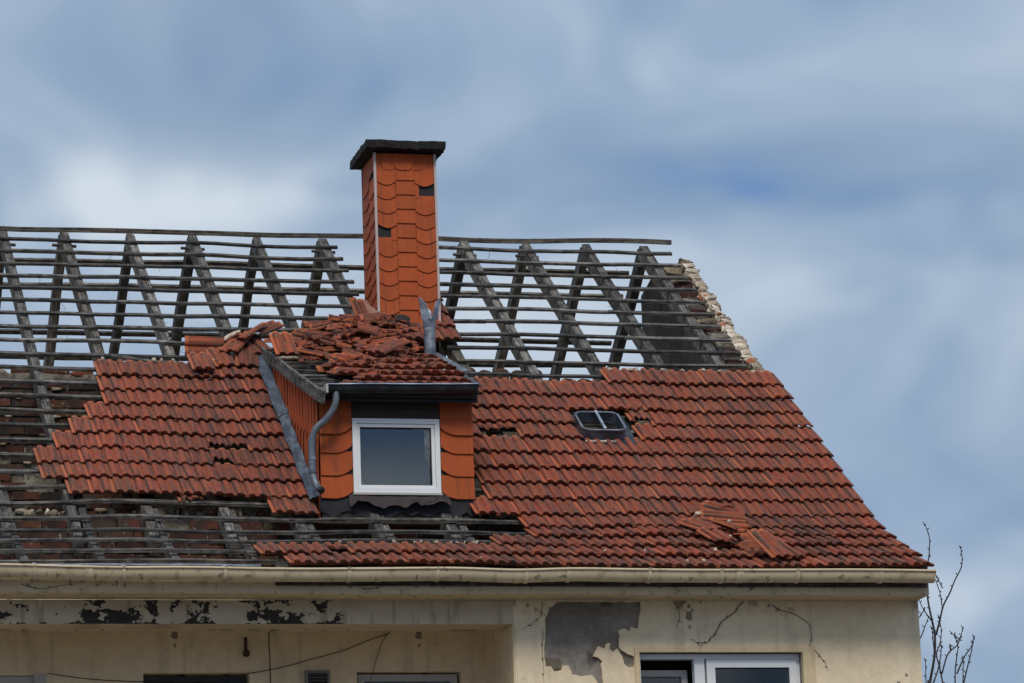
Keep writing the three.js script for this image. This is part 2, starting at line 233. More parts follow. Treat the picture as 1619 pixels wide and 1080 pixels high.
// ---------------------------------------------------------------- roof surface: 35.4 degrees, flatter above the eaves
const HR = 10.887, A0 = 35.42 * Math.PI / 180, A1 = 30 * Math.PI / 180, A2 = 24.5 * Math.PI / 180, S1 = 6.46, S2 = 6.78;
function roofAt(s) {
  let y = HR, z = 0, a = A0; const l1 = Math.min(s, S1); y -= l1 * Math.sin(A0); z += l1 * Math.cos(A0);
  if (s > S1) { const l = Math.min(s, S2) - S1; y -= l * Math.sin(A1); z += l * Math.cos(A1); a = A1; }
  if (s > S2) { const l = s - S2; y -= l * Math.sin(A2); z += l * Math.cos(A2); a = A2; }
  return { y, z, a };
}
const sag = (X, s) => (fbm(X * 0.9 + 4, s * 0.5 + 2, 0, 2) - 0.5) * 0.045 + (fbm(X * 2.6 + 14, s * 1.5 + 2, 0, 2) - 0.5) * 0.014;
function onRoof(X, s, off) { const r = roofAt(s); return V(X, r.y + off * Math.cos(r.a), r.z + off * Math.sin(r.a)); }
const norm = s => { const a = roofAt(s).a; return V(0, Math.cos(a), Math.sin(a)); };
const upSlope = s => { const a = roofAt(s).a; return V(0, Math.sin(a), -Math.cos(a)); };
const straight = (X, s, off) => V(X, HR - s * Math.sin(A0) + off * Math.cos(A0), s * Math.cos(A0) + off * Math.sin(A0));
const N0 = V(0, Math.cos(A0), Math.sin(A0));

// ---------------------------------------------------------------- the clay tile
const TW = 0.18, TL = 0.375, SP = 0.3095, SB0 = 3.715;
const TP = [[0, 0.004], [0.016, 0.007], [0.021, 0.002], [0.027, 0.002], [0.031, 0.021], [0.036, 0.026], [0.066, 0.028], [0.080, 0.017], [0.090, 0.010], [0.110, 0.009], [0.114, 0.021], [0.119, 0.026], [0.152, 0.028], [0.168, 0.017], [0.180, 0.010], [0.200, 0.009], [0.204, 0.002]];
function tileGeo(v, cut, cutHead) {   // cut[i]: how much is broken off the foot at profile point i
  const n = TP.length, P = [], UV = [], I = [], th = 0.013, u0 = v / NT, du = 1 / NT;
  const quad = (a, b, c, d) => { const k = P.length / 3; for (const q of [a, b, c, d]) { P.push(q[0], q[1], q[2]); UV.push(u0 + du * clamp(q[0] / 0.204, 0.01, 0.99), clamp(1 + q[1] / TL * 0.98 - 0.01, 0.01, 0.99)); } I.push(k, k + 1, k + 2, k, k + 2, k + 3); };
  const foot = i => -TL + (cut ? cut[i] : 0), head = i => cutHead ? -cutHead[i] : 0;
  for (let i = 0; i < n - 1; i++) {
    const [x, h] = TP[i], [X, H] = TP[i + 1], f = foot(i), F = foot(i + 1), e = head(i), E = head(i + 1);
    quad([x, f, h], [X, F, H], [X, E, H], [x, e, h]);
    quad([x, f, h - th], [x, e, h - th], [X, E, H - th], [X, F, H - th]);
    if (cut) quad([x, f, h - th], [X, F, H - th], [X, F, H], [x, f, h]); else { quad([x, f, h - 0.007], [X, F, H - 0.007], [X, F, H], [x, f, h]); quad([x, f + 0.032, -0.018], [X, F + 0.032, -0.018], [X, F, H - 0.007], [x, f, h - 0.007]); }
    quad([x, e, h], [X, E, H], [X, E, H - th], [x, e, h - th]);
  }
  for (const [i, s] of [[0, 1], [n - 1, -1]]) { const [x, h] = TP[i]; const a = [x, foot(i), i && !cut ? -0.014 : h - th], b = [x, foot(i), h], c = [x, head(i), h], d = [x, head(i), i && !cut ? -0.014 : h - th]; s > 0 ? quad(a, b, c, d) : quad(d, c, b, a); }
  const g = new THREE.BufferGeometry(); g.setAttribute('position', new THREE.Float32BufferAttribute(P, 3)); g.setAttribute('uv', new THREE.Float32BufferAttribute(UV, 2)); g.setIndex(I);
  g.translate(-0.114, 0, 0);   // centre of the visible face
  return toCreasedNormals(g, 0.8);
}
const tileGeos = Array.from({ length: NT }, (_, k) => tileGeo(k));
const raggedCut = (a, b, seed) => TP.map((p, i) => a + (b - a) * fbm(i * 0.8 + seed, seed * 3, 0, 2));
const tileBroken = [0, 1, 2, 3].map(k => tileGeo(k + 2, raggedCut(0.02, 0.2, k * 5 + 1)));
const tileHalf = [0, 1, 2].map(k => tileGeo(k + 4, raggedCut(0.12, 0.26, k * 7 + 3)));
const tileChip = [0, 1].map(k => tileGeo(k + 5, TP.map((p, i) => k ? (i > 11 ? (i - 11) * 0.03 : 0) : (i < 5 ? (5 - i) * 0.025 : 0))));

// ================================================================ THE HOUSE
const house = thing('house', 'derelict cream house with half stripped red tile roof, brick-clad chimney and dormer', 'house');
house.userData.label = 'derelict cream rendered house with half stripped red tiled roof, chimney and dormer';

// ---------------- walls
const WZ = 6.25, WX1 = 10.672;
const wall = part('wall', mergeGeometries([
  // rear, gable ends and floors of the body, all below the roof
  box(0, WX1, 0, 6.3, -6.2, -5.9), box(0, 0.3, 0, 6.3, -5.9, 5.95), box(10.372, WX1, 0, 6.3, -5.9, 6.0),
  box(0.3, 10.372, 6.28, 6.46, -5.9, 5.95), box(0.3, 10.372, 2.9, 3.1, -5.9, 5.2),
]), M.plaster, house);
// right-hand front wall: bare render, with the plaster coat on it as a layer that has come away
const winX0 = 8.30, winX1 = 9.662, winY = 5.925;
part('render_coat', boxesAround(7.283, WX1, 0, 6.37, 6.0, WZ - 0.028, [[winX0, winX1, 4.4, winY]]), M.concrete, wall);
const patch = [[7.654, 6.353], [7.577, 6.268], [7.545, 6.202], [7.537, 6.057], [7.525, 5.887], [7.533, 5.815], [7.573, 5.811], [7.601, 5.776], [7.659, 5.783], [7.674, 5.822], [7.721, 5.822], [7.745, 5.75], [7.825, 5.733], [7.906, 5.743], [7.958, 5.68], [7.969, 5.60], [8.0, 5.677], [7.983, 5.821], [7.994, 5.854], [7.966, 5.887], [7.919, 5.894], [7.969, 5.972], [8.023, 5.955], [8.031, 5.992], [8.065, 6.005], [8.06, 5.953], [8.089, 5.933], [8.13, 5.953], [8.162, 5.9], [8.173, 5.834], [8.206, 5.808], [8.253, 5.815], [8.257, 5.893], [8.196, 5.913], [8.151, 5.946], [8.138, 5.972], [8.148, 6.058], [8.139, 6.104], [8.191, 6.117], [8.225, 6.098], [8.239, 6.124], [8.3, 6.117], [8.317, 6.203], [8.331, 6.296], [8.33, 6.353]];
function roughen(pts, amp, seed) { const out = []; for (let i = 0; i < pts.length; i++) { const a = pts[i], b = pts[(i + 1) % pts.length], L = Math.hypot(b[0] - a[0], b[1] - a[1]), k = Math.max(1, Math.round(L / 0.022)); for (let j = 0; j < k; j++) { const t = j / k, x = mix(a[0], b[0], t), y = mix(a[1], b[1], t); out.push([x + (fbm(x * 40 + seed, y * 40, 0, 2) - 0.5) * amp, y + (fbm(x * 40, y * 40 + seed, 0, 2) - 0.5) * amp]); } } return out; }
{
  const rough = roughen(patch.map(p => [p[0], Math.min(p[1], 6.333)]), 0.016, 5);
  const coat = extrude([[7.283, 0.02], [WX1, 0.02], [WX1, 6.365], [7.283, 6.365]], 0.026, 0, [rough, [[winX0, 4.4], [winX0, winY], [winX1, winY], [winX1, 4.4]]]);
  coat.translate(0, 0, WZ - 0.027); part('plaster_coat', worldUV(coat), M.plaster, wall);
  // a second, thinner remnant at the foot of the bare patch
  const rem = extrude(roughen([[7.54, 5.83], [7.54, 5.885], [7.64, 5.88], [7.665, 5.85], [7.66, 5.80], [7.60, 5.785]], 0.012, 9), 0.012); rem.translate(0, 0, WZ - 0.0275); part('plaster_remnant', worldUV(rem), std({ map: concreteTex, color: C(0.6, 0.55, 0.48) }), wall);
}
// pilaster edge beside the loggia
part('corner_strip', worldUV(box(7.296, 7.50, 0.3, 6.142, WZ, WZ + 0.006)), M.plaster, wall);
// loggia: back wall, side wall, lintel, ceiling
const LZ = 5.25;
part('loggia_back_wall', boxesAround(0.3, 7.283, 3.1, 6.279, LZ - 0.25, LZ, [[6.209, 7.074, 4.4, 5.915], [4.473, 5.331, 3.6, 5.908], [3.0, 3.69, 3.6, 5.89]]), M.plaster, wall);
part('loggia_side_wall', mergeGeometries([box(7.275, 7.4, 0.02, 6.149, 5.96, WZ - 0.016), box(7.275, 7.4, 0.02, 6.278, LZ, 5.96)]), M.plaster, wall);
part('loggia_ceiling', box(0.3, 7.274, 6.24, 6.278, LZ, 5.959), M.plaster, wall);
part('ground_storey_front', box(0.0, 7.274, 0.02, 3.1, 5.9, WZ - 0.02), M.plaster, wall);
part('balcony_parapet', box(0.0, 7.274, 3.101, 4.0, 6.05, WZ - 0.022), M.plaster, wall);
{
  const g = box(1.3, 7.283, 6.15, 6.338, 5.96, WZ), p = g.attributes.position, n = g.attributes.normal, uv = g.attributes.uv;
  for (let i = 0; i < p.count; i++) { const y = Math.abs(n.getY(i)) > 0.5 ? 0.45 + (p.getZ(i) - 5.96) * 0.3 : (p.getY(i) - 6.15) / 0.2; uv.setXY(i, Math.abs(n.getY(i)) > 0.5 ? 0.86 + (p.getX(i) - 1.3) * 0.02 : (p.getX(i) - 1.3) / 5.983, y); }
  part('lintel', g, M.lintel, house);
}
// cornice box under the gutter
{
  const path = Array.from({ length: 26 }, (_, i) => { const X = mix(0, 10.657, i / 25); return V(X, 6.335 + (fbm(X * 0.8, 3, 0, 2) - 0.5) * 0.012, 6.40); });
  part('cornice', sweep(path, [[-0.15, 0.004], [0.16, 0.004], [0.165, 0.012], [0.165, 0.14], [-0.15, 0.14]], V(0, 1, 0), { crease: 0.5 }), M.gutter, house);
}
// ---------------- windows of the facade
function window_(x0, x1, y0, y1, z, { fw = 0.055, glassY1, parent = house, dark = M.room, mat = M.white, bars = [] } = {}) {
  const f = part('window', boxesAround(x0, x1, y0, y1, z - 0.06, z, [[x0 + fw, x1 - fw, y0 + fw, y1 - fw]]), mat, parent);
  part('window_pane', box(x0 + fw - 0.004, x1 - fw + 0.004, y0 + fw - 0.004, y1 - fw + 0.004, z - 0.034, z - 0.030), M.glassClear, f);
  part('window_recess', mergeGeometries([box(x0 - 0.1, x1 + 0.1, y0 - 0.1, y1 + 0.1, z - 0.9, z - 0.88), box(x0 - 0.1, x0 - 0.02, y0 - 0.1, y1 + 0.1, z - 0.88, z - 0.28), box(x1 + 0.02, x1 + 0.1, y0 - 0.1, y1 + 0.1, z - 0.88, z - 0.28), box(x0 - 0.02, x1 + 0.02, y1 + 0.02, y1 + 0.1, z - 0.88, z - 0.28), box(x0 - 0.02, x1 + 0.02, y0 - 0.1, y0 - 0.02, z - 0.88, z - 0.28)]), dark, f);
  return f;
}
{ // two-light window on the right: left sash tilted inwards, mullion, right sash
  const z = WZ - 0.07;
  const f = part('window', boxesAround(winX0 + 0.008, winX1 - 0.005, 4.4, winY - 0.006, z - 0.07, z, [[winX0 + 0.03, 8.775, 4.45, winY - 0.045], [8.86, winX1 - 0.03, 4.45, winY - 0.045]]), M.white, house);
  part('window_recess', mergeGeometries([box(winX0 - 0.1, winX1 + 0.1, 4.3, 6.1, z - 0.95, z - 0.93), box(winX0 - 0.1, winX0 - 0.005, 4.3, 6.1, z - 0.93, z - 0.2), box(winX1 + 0.005, winX1 + 0.1, 4.3, 6.1, z - 0.93, z - 0.2), box(winX0, winX1, winY + 0.002, 6.1, z - 0.93, z - 0.2)]), M.room, f);
  const sash = boxesAround(-0.24, 0.2, 0, 1.36, -0.03, 0.03, [[-0.24 + 0.05, 0.2 - 0.05, 0.06, 1.31]]); sash.rotateX(-0.075); sash.translate(8.55, 4.45, z - 0.06);
  part('sash', sash, M.whiteDirty, f);
  const pg = new THREE.BoxGeometry(0.36, 1.27, 0.004); pg.translate(-0.02, 0.685, 0); pg.rotateX(-0.075); pg.translate(8.55, 4.45, z - 0.06); part('window_pane', pg, M.glassClear, f);
  part('sash', boxesAround(8.875, winX1 - 0.034, 4.455, winY - 0.05, z - 0.05, z + 0.012, [[8.945, winX1 - 0.095, 4.53, winY - 0.115]]), M.white, f);
  part('window_pane', box(8.94, winX1 - 0.09, 4.525, winY - 0.11, z - 0.02, z - 0.016), M.glassClear, f);
  part('gasket', boxesAround(8.938, winX1 - 0.088, 4.52, winY - 0.108, z - 0.012, z - 0.004, [[8.952, winX1 - 0.102, 4.54, winY - 0.122]]), M.gasket, f);
  part('window_surround', mergeGeometries([box(8.261, winX0, 4.35, 5.962, WZ - 0.004, WZ + 0.018), box(winX1, 9.765, 4.35, 5.95, WZ - 0.004, WZ + 0.018), box(winX0, winX1, winY, 5.962, WZ - 0.004, WZ + 0.018), box(winX1, 9.765, 5.95, 5.962, WZ - 0.004, WZ + 0.018)]), M.trimPlaster, f);
}
window_(6.23, 7.055, 4.4, 5.90, LZ - 0.07, { mat: M.whiteDirty });
window_(4.49, 5.315, 3.6, 5.892, LZ - 0.10, { mat: M.gasket, fw: 0.045 });
{ // roller-shutter box of a loggia door
  const f = part('shutter_box', box(3.005, 3.685, 5.70, 5.885, LZ - 0.12, LZ - 0.02), M.whiteDirty, house);
  part('shutter_rail', box(3.60, 3.70, 3.6, 5.90, LZ - 0.015, LZ + 0.012), M.whiteDirty, f);
  part('shutter_curtain', box(3.005, 3.598, 3.6, 5.698, LZ - 0.1, LZ - 0.07), M.whiteDirty, f);
}
{ // small ventilation grille in the loggia wall
  const f = part('vent_grille', boxesAround(5.779, 5.98, 5.70, 5.92, LZ + 0.001, LZ + 0.05, [[5.80, 5.96, 5.715, 5.90]]), std({ color: C(0.2, 0.19, 0.17) }), house);
  for (let k = 0; k < 7; k++) { const g = new THREE.BoxGeometry(0.16, 0.014, 0.004); g.rotateX(0.7); g.translate(5.88, 5.89 - k * 0.026, LZ + 0.035); part('louvre', g, std({ color: C(0.1, 0.1, 0.095) }), f); }
  part('vent_back', box(5.80, 5.96, 5.715, 5.90, LZ + 0.002, LZ + 0.006), M.gasket, f);
}

// ---------------- gutter with brackets
{
  const gp = X => 6.505 + (fbm(X * 0.7 + 9, 1, 0, 2) - 0.5) * 0.03 + (X < 4.2 ? (4.2 - X) * 0.012 : 0) - 0.018 * Math.exp(-Math.pow((X - 7.2) / 0.35, 2));
  const prof = []; const r = 0.066; for (let k = 0; k <= 12; k++) { const t = Math.PI * k / 12; prof.push([-r * Math.cos(t), -r * 1.32 * Math.sin(t)]); } // outside, rear rim to front rim
  for (let k = 0; k <= 6; k++) { const t = Math.PI + 2 * Math.PI * k / 6 * 0.9; prof.push([r + 0.008 + 0.008 * Math.cos(t), 0.004 - 0.009 * Math.sin(t)]); }
  for (let k = 12; k >= 0; k--) { const t = Math.PI * k / 12; prof.push([-(r - 0.004) * Math.cos(t), -(r - 0.004) * 1.32 * Math.sin(t)]); }
  const path = []; for (let X = 0; X <= 10.66; X += 0.0888) path.push(V(X, gp(X), 6.685 + (fbm(X * 1.3, 6, 0, 2) - 0.5) * 0.012));
  const gut = part('eaves_gutter', sweep(path, prof, V(0, 1, 0), { crease: 0.9 }), M.gutter, house);
  const cap = []; for (let k = 0; k <= 12; k++) { const t = Math.PI * k / 12; cap.push([-r * Math.cos(t), -r * 1.32 * Math.sin(t)]); }
  const cg = extrude(cap, 0.004); cg.rotateY(Math.PI / 2); cg.scale(1, 1, -1); const ci = cg.toNonIndexed(); ci.translate(10.652, gp(10.655), 6.685); part('gutter_end_cap', worldUV(ci), M.gutter, gut);
  for (const X of [1.1, 1.9, 2.6, 3.44, 4.12, 4.9, 5.87, 6.57, 7.28, 7.62, 8.28, 8.87, 9.5, 10.2]) { const band = []; for (let k = 0; k <= 12; k++) { const t = Math.PI * k / 12; band.push([-(r + 0.006) * Math.cos(t), -(r + 0.006) * 1.32 * Math.sin(t)]); } for (let k = 12; k >= 0; k--) { const t = Math.PI * k / 12; band.push([-(r + 0.0003) * Math.cos(t), -(r + 0.0003) * 1.32 * Math.sin(t)]); } band.unshift([-r - 0.003, 0.012]); band.splice(14, 0, [r + 0.019, 0.012], [r + 0.016, 0.015]);
    const b = sweep([V(X - 0.014, gp(X), 6.685), V(X + 0.014, gp(X), 6.685)], band, V(0, 1, 0), { crease: 0.9 }); part('gutter_bracket', b, M.gutter, gut);
    if (X < 5.3) part('bracket_tongue', box(X - 0.012, X + 0.012, gp(X) + 0.012, gp(X) + 0.035, 6.58, 6.69), M.zincBright, gut); }
  // slip joints between the lengths of gutter
  for (const X of [3.85, 6.1, 7.2, 9.02]) part('gutter_joint', sweep([V(X - 0.03, gp(X), 6.685), V(X + 0.03, gp(X), 6.685)], cap.map(p => [p[0] * 1.035, p[1] * 1.035]).concat(cap.slice().reverse().map(p => [p[0] * 1.004, p[1] * 1.004])), V(0, 1, 0), { crease: 0.9 }), M.gutter, gut);
  part('eaves_board', box(5.32, 10.64, 6.40, 6.583, 6.572, 6.592), M.wood[1], gut);
  // eaves strip of grey sheet metal behind the gutter on the stripped side
  const es = []; for (let X = 0; X <= 5.32; X += 0.2) es.push(V(X, 6.552 + (fbm(X * 1.1, 8, 0, 2) - 0.5) * 0.02, 6.60)); part('drip_strip', sweep(es, rectProf(0.05, 0.006), V(0, 1, 0.3)), M.zincBright, gut);
}

// ---------------- roof timbers
const frame = part('roof_frame', mergeGeometries([box(0.3, 10.36, 6.46, 6.62, 5.6, 5.8), box(0.3, 10.36, 6.46, 6.62, -5.8, -5.6)]), M.wood[0], house);
const RAF = [0.35, 0.95, 1.55, 2.15, 2.75, 3.35, 3.952, 4.528, 5.161, 5.759, 6.387, 7.031, 7.80, 8.429, 9.054, 9.659, 10.25];
RAF.forEach((X, i) => {
  const f = rng(100 + i), w = rr(0.07, 0.084, f), d = rr(0.12, 0.135, f), pts = [], q = [], jx = rr(-0.012, 0.012, f);
  for (let s = 0.06; s <= 6.9; s += 0.38) pts.push(straight(X + jx * s / 3, s, -d / 2 + 0.012 + sag(X, s) * 0.6));
  part('rafter', sweep(pts, ruggedProf(w, d, f), N0), M.wood[[0, 2, 3, 5, 2][i % 5]], frame);
  for (let s = 0.05; s <= 6.4; s += 0.5) q.push(V(X + 0.004 + rr(-0.01, 0.01, f), HR - s * Math.sin(A0) - (d / 2) * Math.cos(A0), -s * Math.cos(A0) + (d / 2) * Math.sin(A0)));
  part('rafter', sweep(q, ruggedProf(w, d, f), V(0, Math.cos(A0), -Math.sin(A0))), pick(M.wood, f), frame);
  // sprocket that lifts the eaves
  const sp = []; for (let s = 5.9; s <= 7.9; s += 0.2) { const r = roofAt(s); sp.push(V(X + w / 2 + 0.035, r.y - 0.04 * Math.cos(r.a), r.z - 0.04 * Math.sin(r.a))); } part('sprocket', sweep(sp, ruggedProf(0.06, 0.07, f), V(0, 0.9, 0.43)), pick(M.wood, f), frame);
});
// short collar offcuts nailed across some rafter heads
for (const X of [3.952, 4.528, 5.759, 7.031, 8.429, 9.054]) part('nailing_block', sweep([straight(X - 0.12, 0.19, -0.075), straight(X + 0.11, 0.2, -0.08)], ruggedProf(0.03, 0.02), N0), M.wood[1], frame);
// ridge batten, in lengths that butt over rafters
const ridgePts = (a, b) => { const p = []; for (let X = a; X < b; X += 0.25) p.push(X); p.push(b); return p.map(X => V(X, HR + 0.012 + (fbm(X * 0.8 + 3, 2, 0, 2) - 0.5) * 0.05, 0.03)); };
for (const [a, b] of [[0.2, 2.9], [2.9, 7.0], [7.01, 10.54]]) part('ridge_batten', sweep(ridgePts(a, b), ruggedProf(0.06, 0.046), V(0, 1, 0.2)), M.wood[3], frame);
// tiling battens
const LATH0 = 3.43 - 10 * 0.3105;
function lath(X0, X1, s, o = {}) {
  const f = rng(Math.round(X0 * 97 + s * 1013)), pts = []; const drop = o.drop || 0, sd = f() * 50;
  for (let i = 0, n = Math.max(2, Math.ceil((X1 - X0) / 0.2)); i <= n; i++) { const X = mix(X0, X1, i / n), t = i / n; pts.push(onRoof(X, s + (fbm(X * 1.2 + sd, s, 0, 2) - 0.5) * 0.02 + (fbm(X * 0.35 + sd, 7, 0, 2) - 0.5) * 0.025 + drop * t + (o.droop ? o.droop * Math.sin(t * Math.PI) : 0), 0.032 + sag(X, s) + (o.lift || 0) * t)); }
  part('batten', sweep(pts, ruggedProf(rr(0.038, 0.046, f), rr(0.022, 0.028, f), f), i => norm(s)), pick(M.wood, f), frame);
}
const cuts = i => { const f = rng(900 + i), a = pick([3.952, 4.528, 5.161, 3.352], f), b = pick([8.429, 9.054, 7.80], f); return [a, b]; };
for (let i = 0; i < 25; i++) {
  const s = LATH0 + i * 0.3105 + (i > 10 ? (i - 10) * -0.0025 : 0), [a, b] = cuts(i);
  const endR = s < 3.2 ? 10.47 + 0.012 * ((i * 7) % 3) : 10.55;
  if (s < 3.35) {
    if (i === 8) { lath(0.2, a, s); lath(a + 0.005, 5.77, s); lath(7.72, endR, s); }
    else if (i === 9) { lath(0.2, 4.55, s); lath(4.56, 6.0, s + 0.02); lath(7.75, endR, s); }
    else if (i === 10) { lath(0.2, 4.62, s); lath(5.18, 5.9, s + 0.03); lath(7.75, endR, s); }
    else if (i >= 4) { lath(0.2, a, s); lath(a + 0.005, i > 6 ? 6.7 : 7.12, s); lath(7.74, b + 0.4, s); lath(b + 0.405, endR, s); }
    else { lath(0.2, a, s); lath(a + 0.005, 7.13, s); lath(7.73, b, s); lath(b + 0.005, endR, s); }
  } else {
    lath(0.2, a, s, { droop: i > 10 && i < 14 ? 0.02 : 0 }); lath(a + 0.005, s < 6.1 ? 5.93 : b, s); if (s < 6.1) lath(7.3, endR, s); else lath(b + 0.005, endR, s);
  }
}
// broken batten hanging down
part('broken_batten', sweep([onRoof(4.6, 3.13, 0.03), onRoof(4.85, 3.25, 0.04), onRoof(5.08, 3.34, 0.05)], ruggedProf(0.045, 0.03), N0), M.wood[2], frame);
// battens of the rear slope
for (let i = 0; i < 14; i++) { const s = 0.4 + i * 0.3105; if ([2, 5].includes(i)) continue; const pts = []; const x1 = 10.3; for (let X = 0.2; X <= x1; X += 0.5) pts.push(V(X, HR - s * Math.sin(A0) + 0.03 * Math.cos(A0) + (fbm(X + i, i, 0, 2) - 0.5) * 0.03, -s * Math.cos(A0) - 0.03 * Math.sin(A0))); part('batten', sweep(pts, ruggedProf(0.045, 0.03), V(0, Math.cos(A0), -Math.sin(A0))), pick(M.wood), frame); }
// nails and ends of binding wire on the battens
for (let k = 0; k < 22; k++) { const f = rng(4000 + k), X = rr(3.4, 10, f), i = Math.floor(rr(0, 9, f)), s = LATH0 + i * 0.3105, p = onRoof(X, s, 0.02); const a = rr(0.04, 0.11, f), pts = [p, p.clone().add(V(rr(-0.01, 0.02, f), -a * 0.5, 0.01)), p.clone().add(V(rr(-0.03, 0.04, f), -a, 0)), p.clone().add(V(rr(-0.05, 0.06, f), -a * rr(0.8, 1.2, f), 0))]; if (X > 6.9 && X < 7.9) continue; part('binding_wire', tube(pts, 0.0022, 0.0016, 4, true, 3), M.wire, frame); }

// ---------------- masonry inside the attic: longitudinal wall, filling behind the eaves, gable
function bricks(parent, x0, x1, y0, y1, z, sizeX, sizeY, seed, miss = 0.06) {
  const f = rng(seed); const geos = [0, 1, 2, 3].map(k => { const g = new THREE.BoxGeometry(sizeX - 0.014, sizeY - 0.014, 0.06, 3, 1, 1), p = g.attributes.position; for (let i = 0; i < p.count; i++) p.setXYZ(i, p.getX(i) + (h3(i, k, 1) - 0.5) * 0.012, p.getY(i) + (h3(Math.round(p.getX(i) * 90), k + Math.round(p.getY(i) * 50), 2) - 0.5) * 0.014, p.getZ(i) + (h3(i >> 1, k, 3) - 0.5) * 0.012); g.computeVertexNormals(); const w = worldUV(g); const uv = w.attributes.uv; for (let i = 0; i < uv.count; i++) uv.setXY(i, uv.getX(i) + k * 0.37, uv.getY(i) + k * 0.21); return w; });
  let r = 0; for (let y = y0 + sizeY / 2; y < y1; y += sizeY, r++) for (let x = x0 + (r % 2 ? sizeX / 2 : sizeX); x < x1; x += sizeX) { if (f() < miss) continue; const b = part('brick', pick(geos, f), pick(M.brick, f), parent); b.position.set(x + rr(-0.008, 0.008, f), y + (fbm(x * 0.9, y, 0, 2) - 0.5) * 0.02, z + rr(-0.014, 0.012, f)); b.rotation.z = rr(-0.02, 0.02, f); }
}
const topY = X => 9.045 - (X - 3.6) * 0.012;
const attic = part('attic_wall', (() => { const pts = [[0.3, 6.47]]; for (let X = 0.3; X <= 10.35; X += 0.15) pts.push([X, topY(X) - 0.06 + (fbm(X * 4, 3, 0, 2) - 0.5) * 0.03]); pts.push([10.35, 6.47]); pts.splice(1, 0); const g = extrude([[0.3, 6.47], [10.35, 6.47], ...pts.slice(1, -1).reverse()], 0.2); g.translate(0, 0, 2.16); return worldUV(g); })(), M.mortar, house);
bricks(attic, 3.0, 5.0, 7.25, 8.93, 2.36, 0.25, 0.083, 31, 0.16);
bricks(attic, 7.72, 9.35, 8.62, 8.92, 2.36, 0.25, 0.083, 32, 0.1);
// loose course on top of that wall
{ const f = rng(33); const g = [0, 1, 2].map(k => { const b = lump(0.115 + k * 0.008, 0.034, 0.06, 40 + k, 1, 0.16); return b; }); for (let X = 3.1; X < 5.1; X += 0.2 + f() * 0.09) { const b = part('brick', pick(g, f), f() < 0.2 ? M.mortarLump[1] : pick([...M.brick, ...M.brickFresh], f), attic); b.position.set(X, topY(X) - 0.05 + rr(-0.008, 0.012, f), 2.31); b.rotation.set(rr(-0.1, 0.1, f), rr(-0.3, 0.3, f), rr(-0.06, 0.06, f)); }
  for (let X = 7.75; X < 9.3; X += 0.155) { const b = part('brick', g[0], pick(M.brick, f), attic); b.scale.set(0.66, X < 8.6 ? 2.4 : 1.6, 1); b.position.set(X, topY(X) + (X < 8.6 ? 0.02 : -0.03) + rr(-0.012, 0.012, f), 2.31); b.rotation.z = rr(-0.06, 0.06, f); } }
const knee = part('eaves_masonry', worldUV(box(0.3, 7.7, 6.47, 7.235, 4.72, 4.97)), M.mortar, house);
bricks(knee, 2.8, 7.6, 6.62, 7.22, 4.975, 0.30, 0.098, 34, 0.06);
{ const f = rng(35), g = [0, 1, 2, 3].map(k => lump(0.05, 0.026, 0.045, 60 + k, 1, 0.4)); for (let k = 0; k < 170; k++) { const X = rr(2.9, 7.4, f), m = part('rubble', pick(g, f), f() < 0.45 ? pick(M.mortarLump, f) : f() < 0.5 ? pick(M.brick, f) : M.mortar, knee), sc = rr(0.2, 0.85, f); m.scale.set(sc * rr(0.8, 1.5, f), sc, sc); m.position.set(X, 7.235 + 0.012 * sc + 0.02 * f(), rr(4.86, 4.985, f)); m.rotation.set(f() * 3, f() * 6, f() * 3); } }
// mortar squeezed out and stuck between the courses of the attic wall
{ const f = rng(36), g = [0, 1, 2].map(k => lump(0.06, 0.016, 0.02, 70 + k, 1, 0.45)); for (let k = 0; k < 70; k++) { const X = rr(3.1, 4.9, f), y = 7.25 + Math.floor(rr(2, 20, f)) * 0.083, m = part('mortar_scrap', pick(g, f), pick([M.mortarLump[1], M.mortarLump[2], M.mortar, M.mortarLump[0]], f), attic); if (y > 8.9) { m.position.set(X, 8.9, 2.38); } else m.position.set(X, y, 2.395); const sc = rr(0.4, 1.3, f); m.scale.set(sc * rr(0.6, 1.6, f), sc, sc); } }
